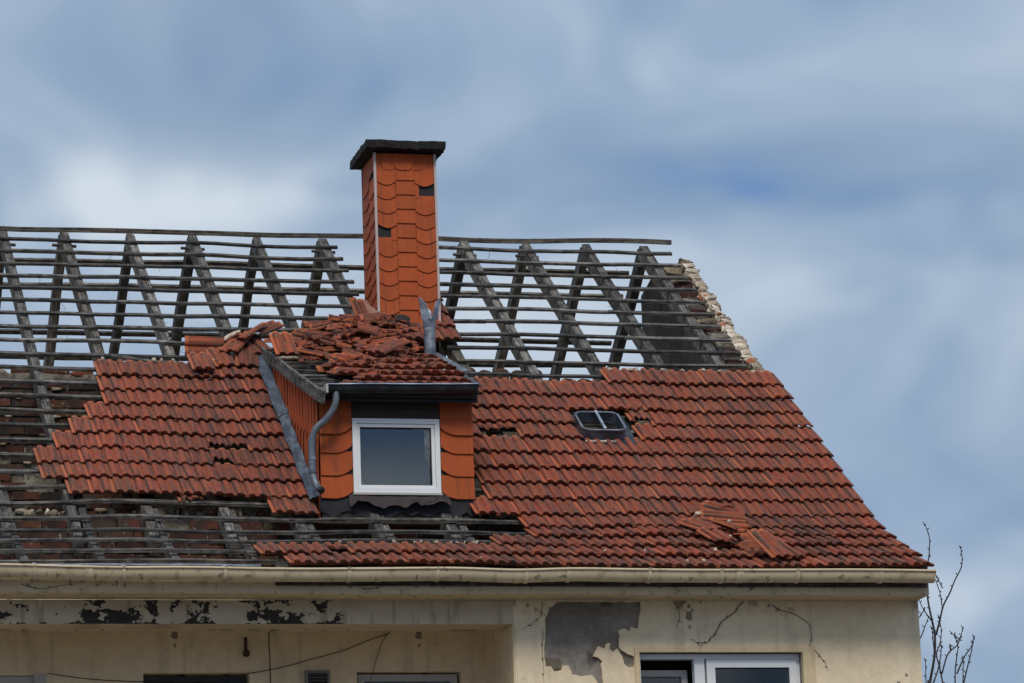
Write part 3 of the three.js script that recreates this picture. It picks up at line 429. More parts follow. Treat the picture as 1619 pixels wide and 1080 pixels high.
// gable wall with its rendered inner face and the stepped mortar bed of the lost verge tiles
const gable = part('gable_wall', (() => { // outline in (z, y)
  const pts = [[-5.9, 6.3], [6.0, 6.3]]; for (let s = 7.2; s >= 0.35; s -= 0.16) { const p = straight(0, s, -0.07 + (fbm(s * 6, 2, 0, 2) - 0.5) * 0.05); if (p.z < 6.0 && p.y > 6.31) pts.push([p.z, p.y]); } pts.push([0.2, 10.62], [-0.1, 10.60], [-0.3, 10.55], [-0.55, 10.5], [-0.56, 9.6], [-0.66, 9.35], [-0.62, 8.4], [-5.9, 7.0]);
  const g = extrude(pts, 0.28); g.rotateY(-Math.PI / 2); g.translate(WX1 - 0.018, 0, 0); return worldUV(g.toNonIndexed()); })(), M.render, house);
{ const f = rng(37), gm = Array.from({ length: 6 }, (_, k) => lump(0.062, 0.045, 0.062, 80 + k, 2, 0.75, 0.45)), gb = Array.from({ length: 3 }, (_, k) => lump(0.075, 0.034, 0.06, 90 + k, 1, 0.3, 0.4));
  for (let s = 0.42; s < 3.34; s += 0.098) { const p = straight(10.585 + rr(-0.012, 0.012, f), s, -0.035 + rr(-0.012, 0.014, f)); const m = part('mortar_bed', pick(gm, f), pick(M.mortarLump, f), gable); m.position.copy(p); m.rotation.set(A0 + rr(-0.4, 0.4, f), rr(-0.4, 0.4, f), rr(-0.3, 0.3, f)); m.scale.set(rr(0.7, 1.15, f), rr(0.6, 1.1, f), rr(0.6, 1.05, f));
    if (f() < 0.4) { const t = part('tile_fragment', lump(0.04, 0.012, 0.05, 120 + s * 10, 1, 0.3), pick(M.tileFresh, f), gable); t.position.copy(straight(10.545 + rr(-0.02, 0.03, f), s + 0.04, -0.02)); t.rotation.set(A0 + rr(-0.6, 0.6, f), rr(-0.5, 0.5, f), rr(-0.5, 0.5, f)); }
    if ((s * 10 | 0) % 2) { const b = part('brick', pick(gb, f), pick([M.brick[5], M.mortar, M.mortar, M.mortarLump[2], M.brick[1]], f), gable); b.position.copy(straight(10.455 + rr(-0.03, 0.02, f), s, -0.095 + rr(-0.02, 0.02, f))); b.rotation.set(rr(-0.2, 0.2, f), rr(-0.3, 0.3, f), rr(-0.15, 0.15, f)); b.scale.setScalar(rr(1.1, 1.5, f)); } } }

// ---------------- tiled fields
const tiles = new THREE.Group(); tiles.name = 'roof_covering'; house.add(tiles);
const spots = [[5.33, 5.22, 'B'], [5.50, 5.22, 'B'], [5.48, 5.50, 'C'], [7.69, 4.85, 'H'], [7.83, 4.85, 'H'], [9.09, 4.60, 'B'], [9.10, 4.30, 'C'], [8.66, 5.08, 'C'], [8.93, 5.22, 'C'], [5.80, 7.70, 'H'], [10.6, 4.70, 'C'], [10.36, 4.95, 'C'], [5.2, 5.48, 'C'], [5.32, 5.52, 'B'], [7.45, 4.24, 'B']];
function placeTile(parent, X, k, { geo, mat, name = 'roof_tile', dz = 0, roll = 0, ds = 0, tilt = 0 } = {}) {
  const f = rng(Math.round(X * 1000) + k * 7919), sb = SB0 + k * SP + ds + rr(-0.005, 0.005, f), sh = sb - TL, sm = sb - TL / 2;
  const a = roofAt(sm).a, up = V(0, Math.sin(a), -Math.cos(a)), n = V(0, Math.cos(a), Math.sin(a));
  const pn = clamp((fbm(X * 0.9 + 31, sm * 1.1 + 8, 0, 3) - 0.5) * 2.2 + 0.5 + rr(-0.32, 0.32, f), 0, 0.999), ord = [5, 1, 6, 0, 3, 2, 4, 7];
  const t = part(name, geo || pick(tileGeos, f), mat || M.tile[ord[Math.floor(pn * 8)]], parent);
  const mid = onRoof(X, sm, 0.074 + dz + sag(X, sm) + rr(-0.003, 0.004, f)), p = mid.addScaledVector(up, TL / 2);
  t.quaternion.setFromRotationMatrix(new THREE.Matrix4().makeBasis(xAxis, up, n)); t.rotateX(-0.10 + tilt + rr(-0.012, 0.012, f)); t.rotateZ(roll + rr(-0.018, 0.018, f)); t.rotateY(rr(-0.016, 0.016, f));
  t.position.copy(p).addScaledVector(n, -0.012); return t;
}
function field(k, X0, X1, opt = {}) {
  const f = rng(555 + k), jog = rr(-0.02, 0.02, f);
  for (let X = X1 - TW / 2 + (opt.jog ? jog : 0); X > X0 + TW * 0.3; X -= TW) {
    const sb = SB0 + k * SP; let geo, skip = false; if (opt.skip && opt.skip(X, k)) continue;
    for (const q of spots) if (Math.abs(q[0] - X) < TW / 2 && Math.abs(q[1] - sb) < SP / 2) { const i = Math.floor(X * 10) % 3; geo = q[2] === 'B' ? tileBroken[i] : q[2] === 'H' ? tileHalf[i] : tileChip[i % 2]; }
    const last = X > X1 - TW; placeTile(tiles, X, k, { geo, name: opt.verge && last ? 'verge_tile' : 'roof_tile', mat: (opt.verge && last) ? pick([M.tile[5], M.tile[1], M.tileFresh[1]], f) : opt.mat ? pick(opt.mat, f) : undefined });
  }
}
// left field: stepped left edge
[4.455, 4.445, 4.445, 4.27, 4.10, 3.93, 3.745, 3.75, 3.935].forEach((x0, k) => { const n = Math.round((5.91 - x0) / TW); field(k, x0, x0 + n * TW + 0.002); });
field(9, 5.55, 5.92);
// right field: hatch opening left free
const hatchSkip = (X, k) => (k === 3 || k === 4) && X > 8.42 && X < 8.97;
const startR = [8.945, 7.28, 7.28, 7.28, 7.28, 7.28, 7.28, 7.28, 7.28, 7.24, 7.54, 7.565, 7.235, 5.28, 5.305];
startR.forEach((x0, k) => field(k, x0, 10.657, { verge: true, skip: (X, kk) => hatchSkip(X, kk) || (kk === 11 && X > 9.12 && X < 9.4) || (kk === 12 && X > 9.14 && X < 9.36) }));
// tiles left standing right of the chimney
for (const [k, xs] of [[-3, [7.42, 7.60, 7.78]], [-4, [7.77]], [-5, [7.77]], [-6, [7.78]]]) for (const X of xs) placeTile(tiles, X, k, { mat: pick(M.tile.slice(0, 5)) });

// ---------------- roof hatch
{
  const c = onRoof(8.68, 4.74, 0.07), a = A0, up = upSlope(4), n = N0, rot = new THREE.Matrix4().makeBasis(xAxis, up, n).setPosition(c);
  const rrect = (w, h, r) => { const p = []; for (const [cx, cy, a0] of [[w / 2 - r, h / 2 - r, 0], [-w / 2 + r, h / 2 - r, 90], [-w / 2 + r, -h / 2 + r, 180], [w / 2 - r, -h / 2 + r, 270]]) for (let k = 0; k <= 6; k++) { const t = (a0 + k * 15) * Math.PI / 180; p.push([cx + r * Math.cos(t), cy + r * Math.sin(t)]); } return p; };
  const ap = (g) => worldUV(g.toNonIndexed ? (g.index ? g.toNonIndexed() : g) : g).applyMatrix4(rot);
  const plate = extrude([[-0.26, -0.30], [0.28, -0.30], [0.28, 0.30], [-0.26, 0.30]], 0.012, 0.002, [rrect(0.36, 0.36, 0.09)]);
  const hatch = part('roof_hatch', ap(plate), M.zincDark, house);
  const kerb = extrude(rrect(0.39, 0.39, 0.075), 0.085, 0.003, [rrect(0.376, 0.376, 0.07)]); kerb.translate(0, 0.0, 0.012); part('hatch_kerb', ap(kerb), M.zincHatch, hatch);
  const rim = extrude(rrect(0.398, 0.398, 0.08), 0.006, 0.003, [rrect(0.372, 0.372, 0.07)]); rim.translate(0, 0, 0.098); part('hatch_rim', ap(rim), M.zinc, hatch);
  const bar = new THREE.BoxGeometry(0.022, 0.39, 0.012); bar.translate(0, 0, 0.112); part('hatch_bar', ap(bar), M.zincBright, hatch);
  const inner = extrude(rrect(0.37, 0.37, 0.094), 0.01, 0, [rrect(0.33, 0.33, 0.08)]); inner.translate(0, 0, -0.03); part('hatch_lining', ap(inner), M.gasket, hatch);
  const mo = new THREE.BoxGeometry(0.3, 0.03, 0.012); mo.translate(-0.03, -0.25, 0.018); part('mortar_smear', ap(mo), M.mortarLump[0], hatch);
}

// ---------------- chimney
const CX0 = 7.155, CX1 = 7.722, CZ0 = 1.45, CZ1 = 2.0, CY0 = 9.2, CY1 = 11.19;
const chimney = part('chimney', box(CX0 + 0.008, CX1 - 0.008, CY0, CY1, CZ0 + 0.008, CZ1 - 0.008), M.felt, house);
{
  const f = rng(77); let first = 0;
  const face = (g, side) => { if (side) { g.rotateY(-Math.PI / 2); g.translate(CX0 + 0.006, 0, CZ0); } else g.translate(CX0, 0, CZ1 - 0.008); return worldUV(g.index ? g.toNonIndexed() : g); };
  const scallop = (x0, x1, yb, h, drop) => { const p = [[x0, yb + h], [x0, yb + drop]]; const n = 8; for (let k = 1; k < n; k++) { const t = k / n; p.push([mix(x0, x1, t), yb + drop - drop * Math.sin(Math.PI * t)]); } p.push([x1, yb + drop], [x1, yb + h]); return p.reverse(); };
  const put = (pts, side, lean = 0.014, mi, prev = 0) => { const g = extrude(pts, 0.005, 0.0012); const ys = pts.map(p => p[1]), y1 = Math.max(...ys), h = y1 - Math.min(...ys); g.translate(0, -y1, 0); g.rotateX(-Math.atan(lean / h)); g.translate(rr(-0.0015, 0.0015, f), y1, 0.002 + prev); if (side) { g.scale(-1, 1, 1); const ix = g.index ? null : g; const q = g.attributes.position; for (let i = 0; i < q.count; i += 3) { const t = [q.getX(i), q.getY(i), q.getZ(i)]; q.setXYZ(i, q.getX(i + 1), q.getY(i + 1), q.getZ(i + 1)); q.setXYZ(i + 1, ...t); } g.computeVertexNormals(); g.translate(CZ1 - CZ0, 0, 0); } part('shingle', face(g, side), mi || pick(M.shingle, f), chimney); };
  const W = CX1 - CX0, c1 = 0.018, a = W * 0.345, b = W * 0.66, e = W - 0.012, P = 0.1365;
  const rowTop = 11.02;
  for (let r = 0; r < 12; r++) {   // three columns, outer ones scalloped
    const yb = rowTop - (r + 1) * P; if (yb < 9.35) break;
    const missL = r === 4, missR = r === 1;
    put([[a + 0.002, yb + 0.045], [b - 0.002, yb + 0.045], [b - 0.002, yb + 0.045 + P + 0.03], [a + 0.002, yb + 0.045 + P + 0.03]], 0);
    if (!missL) put(scallop(c1, a - 0.002, yb - 0.005, P + 0.05, 0.035), 0); else put([[a - 0.055, yb + 0.02], [a - 0.002, yb + 0.02], [a - 0.002, yb + P + 0.03], [a - 0.055, yb + P + 0.05]], 0, 0.006);
    if (!missR) put(scallop(b + 0.002, e, yb - 0.012, P + 0.05, 0.035), 0); else put([[b + 0.002, yb + 0.02], [b + 0.035, yb + 0.02], [b + 0.035, yb + P + 0.05], [b + 0.002, yb + P + 0.03]], 0, 0.006);
  }
  put(scallop(c1, a - 0.002, rowTop - 0.012, 0.06, 0.035), 0, 0.006); put(scallop(b + 0.002, e, rowTop - 0.02, 0.06, 0.035), 0, 0.006);
  // header row of rounded slates
  const hy0 = rowTop + 0.006, hy1 = 11.18; const hs = [[c1, 0.09], [0.065, 0.2], [0.185, 0.355], [0.335, 0.47], [0.455, e]];
  hs.forEach(([p, q], i) => { const n = 8, pts = [[p, hy1]]; const rad = Math.min(0.045, (q - p) / 2); for (let k = 0; k <= n; k++) { const t = Math.PI + k / n * Math.PI / 2; if (i > 0 && i < 4 || i === 4) { pts.push([p + rad + rad * Math.cos(t), hy0 + 0.07 + 0.07 * Math.sin(t)]); } } if (i === 0) pts.push([p, hy0]); if (i === 4) { pts.push([q, hy0]); } else if (i > 0) for (let k = 0; k <= n; k++) { const t = Math.PI * 1.5 + k / n * Math.PI / 2; pts.push([q - rad + rad * Math.cos(t), hy0 + 0.07 + 0.07 * Math.sin(t)]); } else pts.push([q, hy0]); pts.push([q, hy1]); put(pts, 0, 0.002, null, [0, 0.007, 0.014, 0.007, 0][i]); });
  // left side: two columns
  const D = CZ1 - CZ0;
  for (let r = 0; r < 11; r++) { const yb = rowTop - (r + 1) * P - 0.02; if (yb < 9.5) break; if (r !== 0) put(scallop(0.02, D * 0.42, yb + 0.05, P + 0.05, 0.035), 1); put(scallop(D * 0.42 + 0.003, D - 0.012, yb, P + 0.05, 0.04), 1); }
  put([[0.02, rowTop + 0.0], [D * 0.3, rowTop + 0.0], [D * 0.3, hy1], [0.02, hy1]], 1, 0.003); put([[D * 0.3 + 0.003, rowTop - 0.02], [D - 0.01, rowTop - 0.05], [D - 0.01, hy1], [D * 0.3 + 0.003, hy1]], 1, 0.003);
  const strip = (x, z) => part('corner_trim', box(x - 0.011, x + 0.011, 9.58, 11.185, z - 0.011, z + 0.011), M.trimPale, chimney);
  strip(CX0 + 0.002, CZ1 + 0.006); strip(CX1 + 0.002, CZ1 + 0.004); part('corner_trim', box(CX0 - 0.009, CX0 + 0.004, 9.7, 11.18, CZ0 - 0.01, CZ0 + 0.01), std({ color: C(0.22, 0.09, 0.06) }), chimney);
  // weathered cap slab
  const cap = new THREE.BoxGeometry(0.745, 0.07, 0.79, 22, 3, 22), p = cap.attributes.position; for (let i = 0; i < p.count; i++) { const x = p.getX(i), y = p.getY(i), z = p.getZ(i), k = (fbm(x * 14 + 3, y * 14 + 6, z * 14, 3) - 0.5); p.setXYZ(i, x + k * 0.03 * Math.sign(x), y + (fbm(x * 9, z * 9, 4.4, 3) - 0.5) * 0.028 + (y < 0 ? (fbm(x * 30, z * 30, 1.4, 2) - 0.6) * 0.02 : 0), z + k * 0.03 * Math.sign(z)); }
  cap.computeVertexNormals(); cap.translate(7.43, 11.238, 1.735); part('chimney_cap', worldUV(cap), M.moss, chimney);
  // mortar fillet and flashing at the foot
  part('mortar_fillet', sweep([V(7.17, 9.60, 2.03), V(7.4, 9.535, 2.05), V(7.6, 9.525, 2.05), V(7.80, 9.545, 2.03)], circle(0.042, 8), V(0, 1, 0), { crease: 2 }), M.mortarRed, chimney);
  part('mortar_fillet', sweep([V(7.80, 9.54, 2.03), V(7.785, 9.66, 1.85), V(7.775, 9.85, 1.6)], circle(0.04, 8), V(0, 1, 0.2), { crease: 2 }), M.mortarRed, chimney);
  const fl = new THREE.PlaneGeometry(0.16, 0.32, 6, 8), q = fl.attributes.position; for (let i = 0; i < q.count; i++) q.setZ(i, 0.03 * Math.sin(q.getX(i) * 30 + 1) + (fbm(q.getX(i) * 12, q.getY(i) * 12, 0, 2) - 0.5) * 0.05); fl.computeVertexNormals(); fl.rotateX(-0.9); fl.rotateZ(0.35); fl.translate(7.06, 9.72, 1.9); part('torn_flashing', fl, std({ color: C(0.30, 0.15, 0.11), side: THREE.DoubleSide }), chimney);
  const f2 = new THREE.PlaneGeometry(0.3, 0.1, 8, 3), q2 = f2.attributes.position; for (let i = 0; i < q2.count; i++) q2.setZ(i, 0.05 * Math.sin(q2.getX(i) * 16) + (fbm(q2.getX(i) * 20, q2.getY(i) * 20, 0, 2) - 0.5) * 0.04); f2.computeVertexNormals(); f2.rotateX(-0.6); f2.rotateZ(-0.35); f2.translate(7.27, 9.60, 2.1); part('torn_felt', f2, std({ color: C(0.02, 0.016, 0.015), side: THREE.DoubleSide }), chimney);
}

// ---------------- dormer
const DX0 = 5.968, DX1 = 7.258, DZ = 5.15, DT = Math.tan(19.5 * Math.PI / 180), DA = 19.5 * Math.PI / 180;
const dY = z => 8.255 + DT * (5.25 - z);
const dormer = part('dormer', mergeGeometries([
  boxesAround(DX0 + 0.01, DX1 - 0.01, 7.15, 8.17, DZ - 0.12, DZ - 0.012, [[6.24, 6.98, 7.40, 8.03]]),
]), M.shadedBrown, house);
{
  const f = rng(88);
  // near-black sheet under the battens, standing in for the unlit interior
  const deck = extrude([[5.30, dY(5.30) - 0.10], [5.30, dY(5.30) - 0.075], [2.3, dY(2.3) - 0.075], [2.3, dY(2.3) - 0.10]], DX1 - DX0 + 0.04); deck.rotateY(-Math.PI / 2); deck.translate(DX1 + 0.02, 0, 0); part('interior_dark_sheet', worldUV(deck.toNonIndexed()), M.felt, dormer);
  // cheek: triangle boarded, then hung with slates
  const tri = [[5.15, 7.22], [5.15, dY(5.15) - 0.1], [2.72, dY(2.72) - 0.1], [2.6, 9.02], [3.2, 8.6]];
  const poly = [[5.14, 7.15], [5.14, dY(5.14) - 0.105], [2.6, dY(2.6) - 0.105]];
  for (const X of [DX0 + 0.012, DX1 - 0.03]) { const g = extrude(poly, 0.02); g.rotateY(-Math.PI / 2); g.translate(X + 0.02, 0, 0); part('cheek_boarding', worldUV(g.toNonIndexed()), M.shadedBrown, dormer); }
  const cl = (p) => { let q = p; for (let i = 0; i < 3; i++) { const a = poly[i], b = poly[(i + 1) % 3]; q = clip(q, b, a); if (q.length < 3) return null; } return q; };
  { const w = 0.135; let ci = 0; for (let z = 5.14; z > 2.5; z -= w, ci++) { for (let r = 0; r < 6; r++) { const yt = dY(z) - 0.03 - r * 0.43 - (ci % 2) * 0.0, yb = yt - 0.43; const n = 5, pts = [[z, yt + 0.1], [z, yb + 0.02]]; for (let k = 1; k < n; k++) pts.push([z - w * k / n, yb + 0.02 - 0.02 * Math.sin(Math.PI * k / n)]); pts.push([z - w, yb + 0.02], [z - w, yt + 0.1]); let area = 0; for (let i = 0; i < pts.length; i++) { const p = pts[i], q = pts[(i + 1) % pts.length]; area += p[0] * q[1] - q[0] * p[1]; } let pp = pts; const q = (() => { const A = poly.slice(); let ar = 0; for (let i = 0; i < 3; i++) { const p = A[i], s = A[(i + 1) % 3]; ar += p[0] * s[1] - s[0] * p[1]; } let res = pp; for (let i = 0; i < 3; i++) { const p = A[i], s = A[(i + 1) % 3]; res = ar > 0 ? clip(res, p, s) : clip(res, s, p); if (res.length < 3) return null; } return res; })(); if (!q) continue; let xs = q.map(p => p[0]), ys = q.map(p => p[1]); if (Math.max(...xs) - Math.min(...xs) < 0.02 || Math.max(...ys) - Math.min(...ys) < 0.03) continue; const lean = rr(0.05, 0.09, f), g = extrude(q, 0.005, 0.001); const cx = Math.max(...xs), cy = Math.max(...ys); g.translate(-cx, -cy, 0); g.rotateY(-lean); g.rotateX(-0.012); g.translate(cx, cy, 0.004); g.rotateY(-Math.PI / 2); g.translate(DX0 + 0.006 - 0.002 * (5 - r), 0, 0); part('cheek_slate', worldUV(g.index ? g.toNonIndexed() : g), pick(M.shingle, f), dormer); } } }
  // barge board
  part('barge_board', sweep([V(DX0 - 0.022, dY(5.48) - 0.045, 5.48), V(DX0 - 0.026, dY(4.4) - 0.05, 4.4), V(DX0 - 0.02, dY(3.5) - 0.04, 3.5), V(DX0 - 0.024, dY(2.62) - 0.045, 2.62)], ruggedProf(0.03, 0.105), V(0, 1, DT)), M.wood[2], dormer);
  part('barge_board', sweep([V(DX1 + 0.005, dY(5.3) - 0.045, 5.3), V(DX1 + 0.005, dY(2.7) - 0.045, 2.7)], ruggedProf(0.03, 0.09), V(0, 1, DT)), M.wood[1], dormer);
  // front slates beside the window
  const panel = (x0, x1, inner) => { [[7.355, 0.2], [7.545, 0.2], [7.735, 0.2], [7.89, 0.3]].forEach(([yb, h], i) => { const flip = inner < 0; const n = 7, pts = [[x0, yb + h], [x0, yb]]; if (!flip) { pts.push([mix(x0, x1, 0.5), yb - 0.004]); for (let k = 1; k <= n; k++) { const t = k / n; pts.push([mix(mix(x0, x1, 0.5), x1, t), yb + 0.06 * t * t]); } } else { pts.length = 1; pts.push([x0, yb + 0.06]); for (let k = 1; k <= n; k++) { const t = k / n; pts.push([mix(x0, mix(x0, x1, 0.5), t), yb + 0.06 * (1 - t) * (1 - t)]); } pts.push([x1, yb]); } pts.push([x1, Math.min(yb + h, 8.185)]); pts[0][1] = Math.min(pts[0][1], 8.185); const g = extrude(pts.reverse(), 0.007, 0.0015); const y1 = Math.min(yb + h, 8.185); g.translate(0, -y1, 0); g.rotateX(-0.075); g.translate(0, y1, DZ - 0.008); part('front_slate', worldUV(g.index ? g.toNonIndexed() : g), pick(M.shingle, f), dormer); }); };
  panel(DX0 + 0.004, 6.238, 1); panel(6.985, DX1, -1);
  // window
  part('window_frame', boxesAround(6.243, 6.977, 7.405, 8.025, DZ - 0.06, DZ + 0.012, [[6.282, 6.938, 7.445, 7.985]]), M.white, dormer);
  part('window_sash', boxesAround(6.284, 6.936, 7.447, 7.983, DZ - 0.05, DZ + 0.0, [[6.308, 6.908, 7.470, 7.955]]), M.white, dormer);
  part('window_gasket', boxesAround(6.306, 6.910, 7.468, 7.957, DZ - 0.03, DZ - 0.012, [[6.314, 6.902, 7.476, 7.949]]), M.gasket, dormer);
  part('window_pane', box(6.304, 6.912, 7.466, 7.959, DZ - 0.038, DZ - 0.034), M.glass, dormer);
  part('window_recess', box(6.245, 6.975, 7.36, 8.05, DZ - 0.6, DZ - 0.58), M.room, dormer);
  part('window_sill', box(6.235, 6.985, 7.385, 7.403, DZ - 0.05, DZ + 0.025), M.whiteDirty, dormer);
  part('window_head', box(6.245, 6.98, 8.03, 8.19, DZ - 0.05, DZ - 0.004), M.shadedBrown, dormer);
  // eaves of the dormer: soffit, fascia, gutter
  part('soffit', box(DX0 - 0.02, DX1 + 0.01, 8.17, 8.19, DZ - 0.1, 5.30), M.shadedBrown, dormer);
  part('fascia', box(DX0 + 0.02, DX1 + 0.008, 8.172, 8.236, 5.301, 5.32), M.shadedBrown, dormer);
  { const r = 0.045, prof = []; for (let k = 0; k <= 10; k++) { const t = Math.PI * k / 10; prof.push([-r * Math.cos(t), -r * 1.35 * Math.sin(t)]); } for (let k = 0; k <= 4; k++) { const t = Math.PI + 2 * Math.PI * k / 4 * 0.85; prof.push([r + 0.006 + 0.006 * Math.cos(t), 0.004 - 0.006 * Math.sin(t)]); } for (let k = 10; k >= 0; k--) { const t = Math.PI * k / 10; prof.push([-(r - 0.004) * Math.cos(t), -(r - 0.004) * 1.35 * Math.sin(t)]); }
    const gp = []; for (let X = DX0 + 0.03; X <= DX1 + 0.001; X += 0.09) gp.push(V(X, 8.243 + 0.02 * (X - 6) / 1.3 + (fbm(X * 3, 2, 0, 2) - 0.5) * 0.008, 5.38)); part('dormer_gutter', sweep(gp, prof, V(0, 1, 0), { crease: 0.9 }), M.zincDark, dormer);
    const bead = gp.map(p => p.clone().add(V(0, 0.009, 0.05))); part('gutter_bead', sweep(bead, circle(0.007, 6), V(0, 1, 0), { crease: 2 }), M.zincBright, dormer);
    part('gutter_end_cap', box(DX0 + 0.012, DX0 + 0.03, 8.18, 8.255, 5.335, 5.43), M.whiteDirty, dormer); part('gutter_end_cap', box(DX1 - 0.01, DX1 - 0.004, 8.20, 8.268, 5.337, 5.428), M.zincDark, dormer); }
  // downpipe with swan neck
  part('downpipe', tube([V(6.07, 8.20, 5.38), V(6.067, 8.12, 5.38), V(6.045, 8.05, 5.36), V(5.985, 7.97, 5.33), V(5.915, 7.905, 5.30), V(5.885, 7.82, 5.28), V(5.88, 7.65, 5.27), V(5.885, 7.52, 5.27), V(5.91, 7.43, 5.30), V(5.93, 7.385, 5.36)], 0.028, 0.029, 12, true, 5), M.zinc, dormer);
  for (const y of [7.80, 7.66, 7.55]) part('pipe_collar', sweep([V(5.882, y - 0.012, 5.272), V(5.882, y + 0.012, 5.272)], circle(0.032, 12), V(0, 0, 1), { crease: 0.9 }), M.zinc, dormer);
  part('pipe_mouth', tube([V(5.925, 7.392, 5.352), V(5.934, 7.376, 5.374)], 0.0296, 0.0296, 12, false), M.gasket, dormer);
  // lead flashing up the cheek, in two lengths
  for (const [s0, s1] of [[3.3, 4.66], [4.60, 6.28]]) { const pts = []; for (let s = s0; s <= s1 + 0.001; s += 0.07) pts.push(onRoof(5.905 + (fbm(s * 3, 1, 0, 2) - 0.5) * 0.02, s, 0.125 + (fbm(s * 5, 4, 0, 2) - 0.5) * 0.03 + (s0 < 4 ? 0.008 : 0))); part('lead_flashing', sweep(pts, [[-0.062, -0.03], [-0.03, 0.0], [0.0, 0.012], [0.03, 0.02], [0.064, 0.045], [0.064, 0.03], [0.02, 0.005], [-0.03, -0.012], [-0.062, -0.036]].map(p => [-p[0], p[1]]), N0, { crease: 0.6, scaleAt: i => 0.62 + (fbm(i * 0.5, s0, 0, 2) - 0.5) * 0.3 }), M.lead, dormer); }
  // torn felt apron below the window
  const ap = new THREE.PlaneGeometry(0.84, 0.13, 40, 6), q = ap.attributes.position; for (let i = 0; i < q.count; i++) { const x = q.getX(i), y = q.getY(i), t = (0.065 - y) / 0.13; q.setXYZ(i, x, y - t * (fbm(x * 7 + 4, 2, 0, 3) - 0.55) * 0.16, t * 0.07 + (fbm(x * 9, y * 9, 0, 2) - 0.5) * 0.05 * t + (x > 0.22 ? (x - 0.22) * 0.2 * t : 0)); } ap.computeVertexNormals(); ap.translate(6.62, 7.335, DZ - 0.002); part('felt_apron', worldUV(ap), (() => { const m = M.apron.clone(); m.side = THREE.DoubleSide; return m; })(), dormer);
  const fe = new THREE.PlaneGeometry(1.31, 0.2, 60, 4), qf = fe.attributes.position; for (let i = 0; i < qf.count; i++) { const x = qf.getX(i), t = (0.1 - qf.getY(i)) / 0.2; qf.setXYZ(i, x, qf.getY(i) - t * (fbm(x * 11 + 9, 5, 0, 4) - 0.5) * 0.12, t * 0.015 + (fbm(x * 12, t * 3, 0, 2) - 0.5) * 0.03 * t); } fe.computeVertexNormals(); fe.translate(6.615, 7.315, DZ - 0.011); part('torn_felt', worldUV(fe), (() => { const m = M.felt.clone(); m.side = THREE.DoubleSide; return m; })(), dormer);
  // battens of the dormer roof
  for (let k = 0; k < 10; k++) { const z = 5.24 - k * 0.292, pts = []; for (let X = DX0; X <= DX1 + 0.01; X += 0.2) pts.push(V(X, dY(z) - 0.02 + (fbm(X * 2 + k, 3, 0, 2) - 0.5) * 0.02, z + (fbm(X * 2, k, 0, 2) - 0.5) * 0.03)); part('batten', sweep(pts, ruggedProf(0.045, 0.03, f), V(0, 1, DT)), pick(M.wood, f), dormer); }
  for (const [x, z, l] of [[6.12, 4.72, 0.2], [6.22, 4.45, 0.24], [6.28, 4.15, 0.2], [6.1, 3.7, 0.2], [6.36, 4.98, 0.16]]) { const g = new THREE.BoxGeometry(l, 0.012, 0.16); g.rotateX(DA); g.rotateY(rr(-0.1, 0.1, f)); g.translate(x, dY(z) - 0.055, z); part('sheathing_board', worldUV(g), pick(M.wood, f), dormer); }
  // tiles still in their courses on the right half
  const dn = V(0, Math.cos(DA), Math.sin(DA)), dup = V(0, Math.sin(DA), -Math.cos(DA));
  const rows = [[5.40, 6.20, 7.27], [5.08, 6.38, 7.27], [4.75, 6.26, 7.29], [4.42, 6.30, 7.30], [4.08, 6.62, 7.30], [3.76, 6.88, 7.30], [3.45, 6.95, 7.2]];
  rows.forEach(([zb, x0, x1], k) => { for (let X = x1 - 0.09; X > x0; X -= TW) { const t = part('roof_tile', pick(tileGeos, f), pick(M.tile, f), dormer); t.quaternion.setFromRotationMatrix(new THREE.Matrix4().makeBasis(xAxis, dup, dn)); t.rotateX(-0.10 + rr(-0.03, 0.02, f)); t.rotateZ(rr(-0.03, 0.03, f)); const z = zb - TL * Math.cos(DA); t.position.set(X, dY(z) + 0.012 + k * 0.006 + rr(0, 0.012, f), z); } });
  // lead strip down the right edge
  part('lead_flashing', sweep([V(7.30, dY(5.3) + 0.045, 5.3), V(7.315, dY(4.6) + 0.05, 4.6), V(7.31, dY(4.0) + 0.06, 4.0), V(7.32, dY(3.4) + 0.06, 3.4)], [[-0.05, -0.02], [0.0, 0.016], [0.05, -0.02], [0.0, 0.004]], V(0, 1, DT), { crease: 1 }), M.lead, dormer);
}
// flue pipe with its torn, flared top
{
  const c = V(7.30, 0, 3.46), y0 = dY(3.46) - 0.1, f = rng(5);
  const pipe = part('flue_pipe', sweep([V(c.x, y0, c.z), V(c.x, 9.27, c.z)], circle(0.052, 16), V(0, 0, 1), { crease: 0.9 }), M.zinc, house);
  part('flue_collar', sweep([V(c.x, 9.20, c.z), V(c.x, 9.262, c.z)], circle(0.0555, 16), V(0, 0, 1), { crease: 0.9 }), M.zinc, pipe);
  const petal = (a, w, h, bend, lean) => { const pts = [[-w / 2, 0], [w / 2, 0], [w / 2 * 0.9, h * 0.62], [w * lean, h], [-w / 2 * 0.8, h * 0.7]]; const g = extrude(pts, 0.002); g.rotateX(bend); g.translate(0, 0, 0.052); g.rotateY(a); g.translate(c.x, 9.262, c.z); part('torn_petal', worldUV(g), M.zincBright, pipe); };
  petal(-0.8, 0.085, 0.21, 0.28, -0.3); petal(0.75, 0.085, 0.21, 0.28, 0.3); petal(3.0, 0.06, 0.14, 0.1, 0.3); petal(-2.4, 0.05, 0.12, 0.1, -0.3);
  part('flue_flashing', sweep([V(7.33, dY(3.4) + 0.06, 3.42), V(7.40, dY(3.8) + 0.03, 3.8), V(7.44, dY(4.1), 4.12)], [[-0.05, 0], [0.05, 0.012], [0.05, 0.006], [-0.05, -0.006]], V(-0.3, 1, DT), { crease: 1 }), M.zinc, pipe);
}

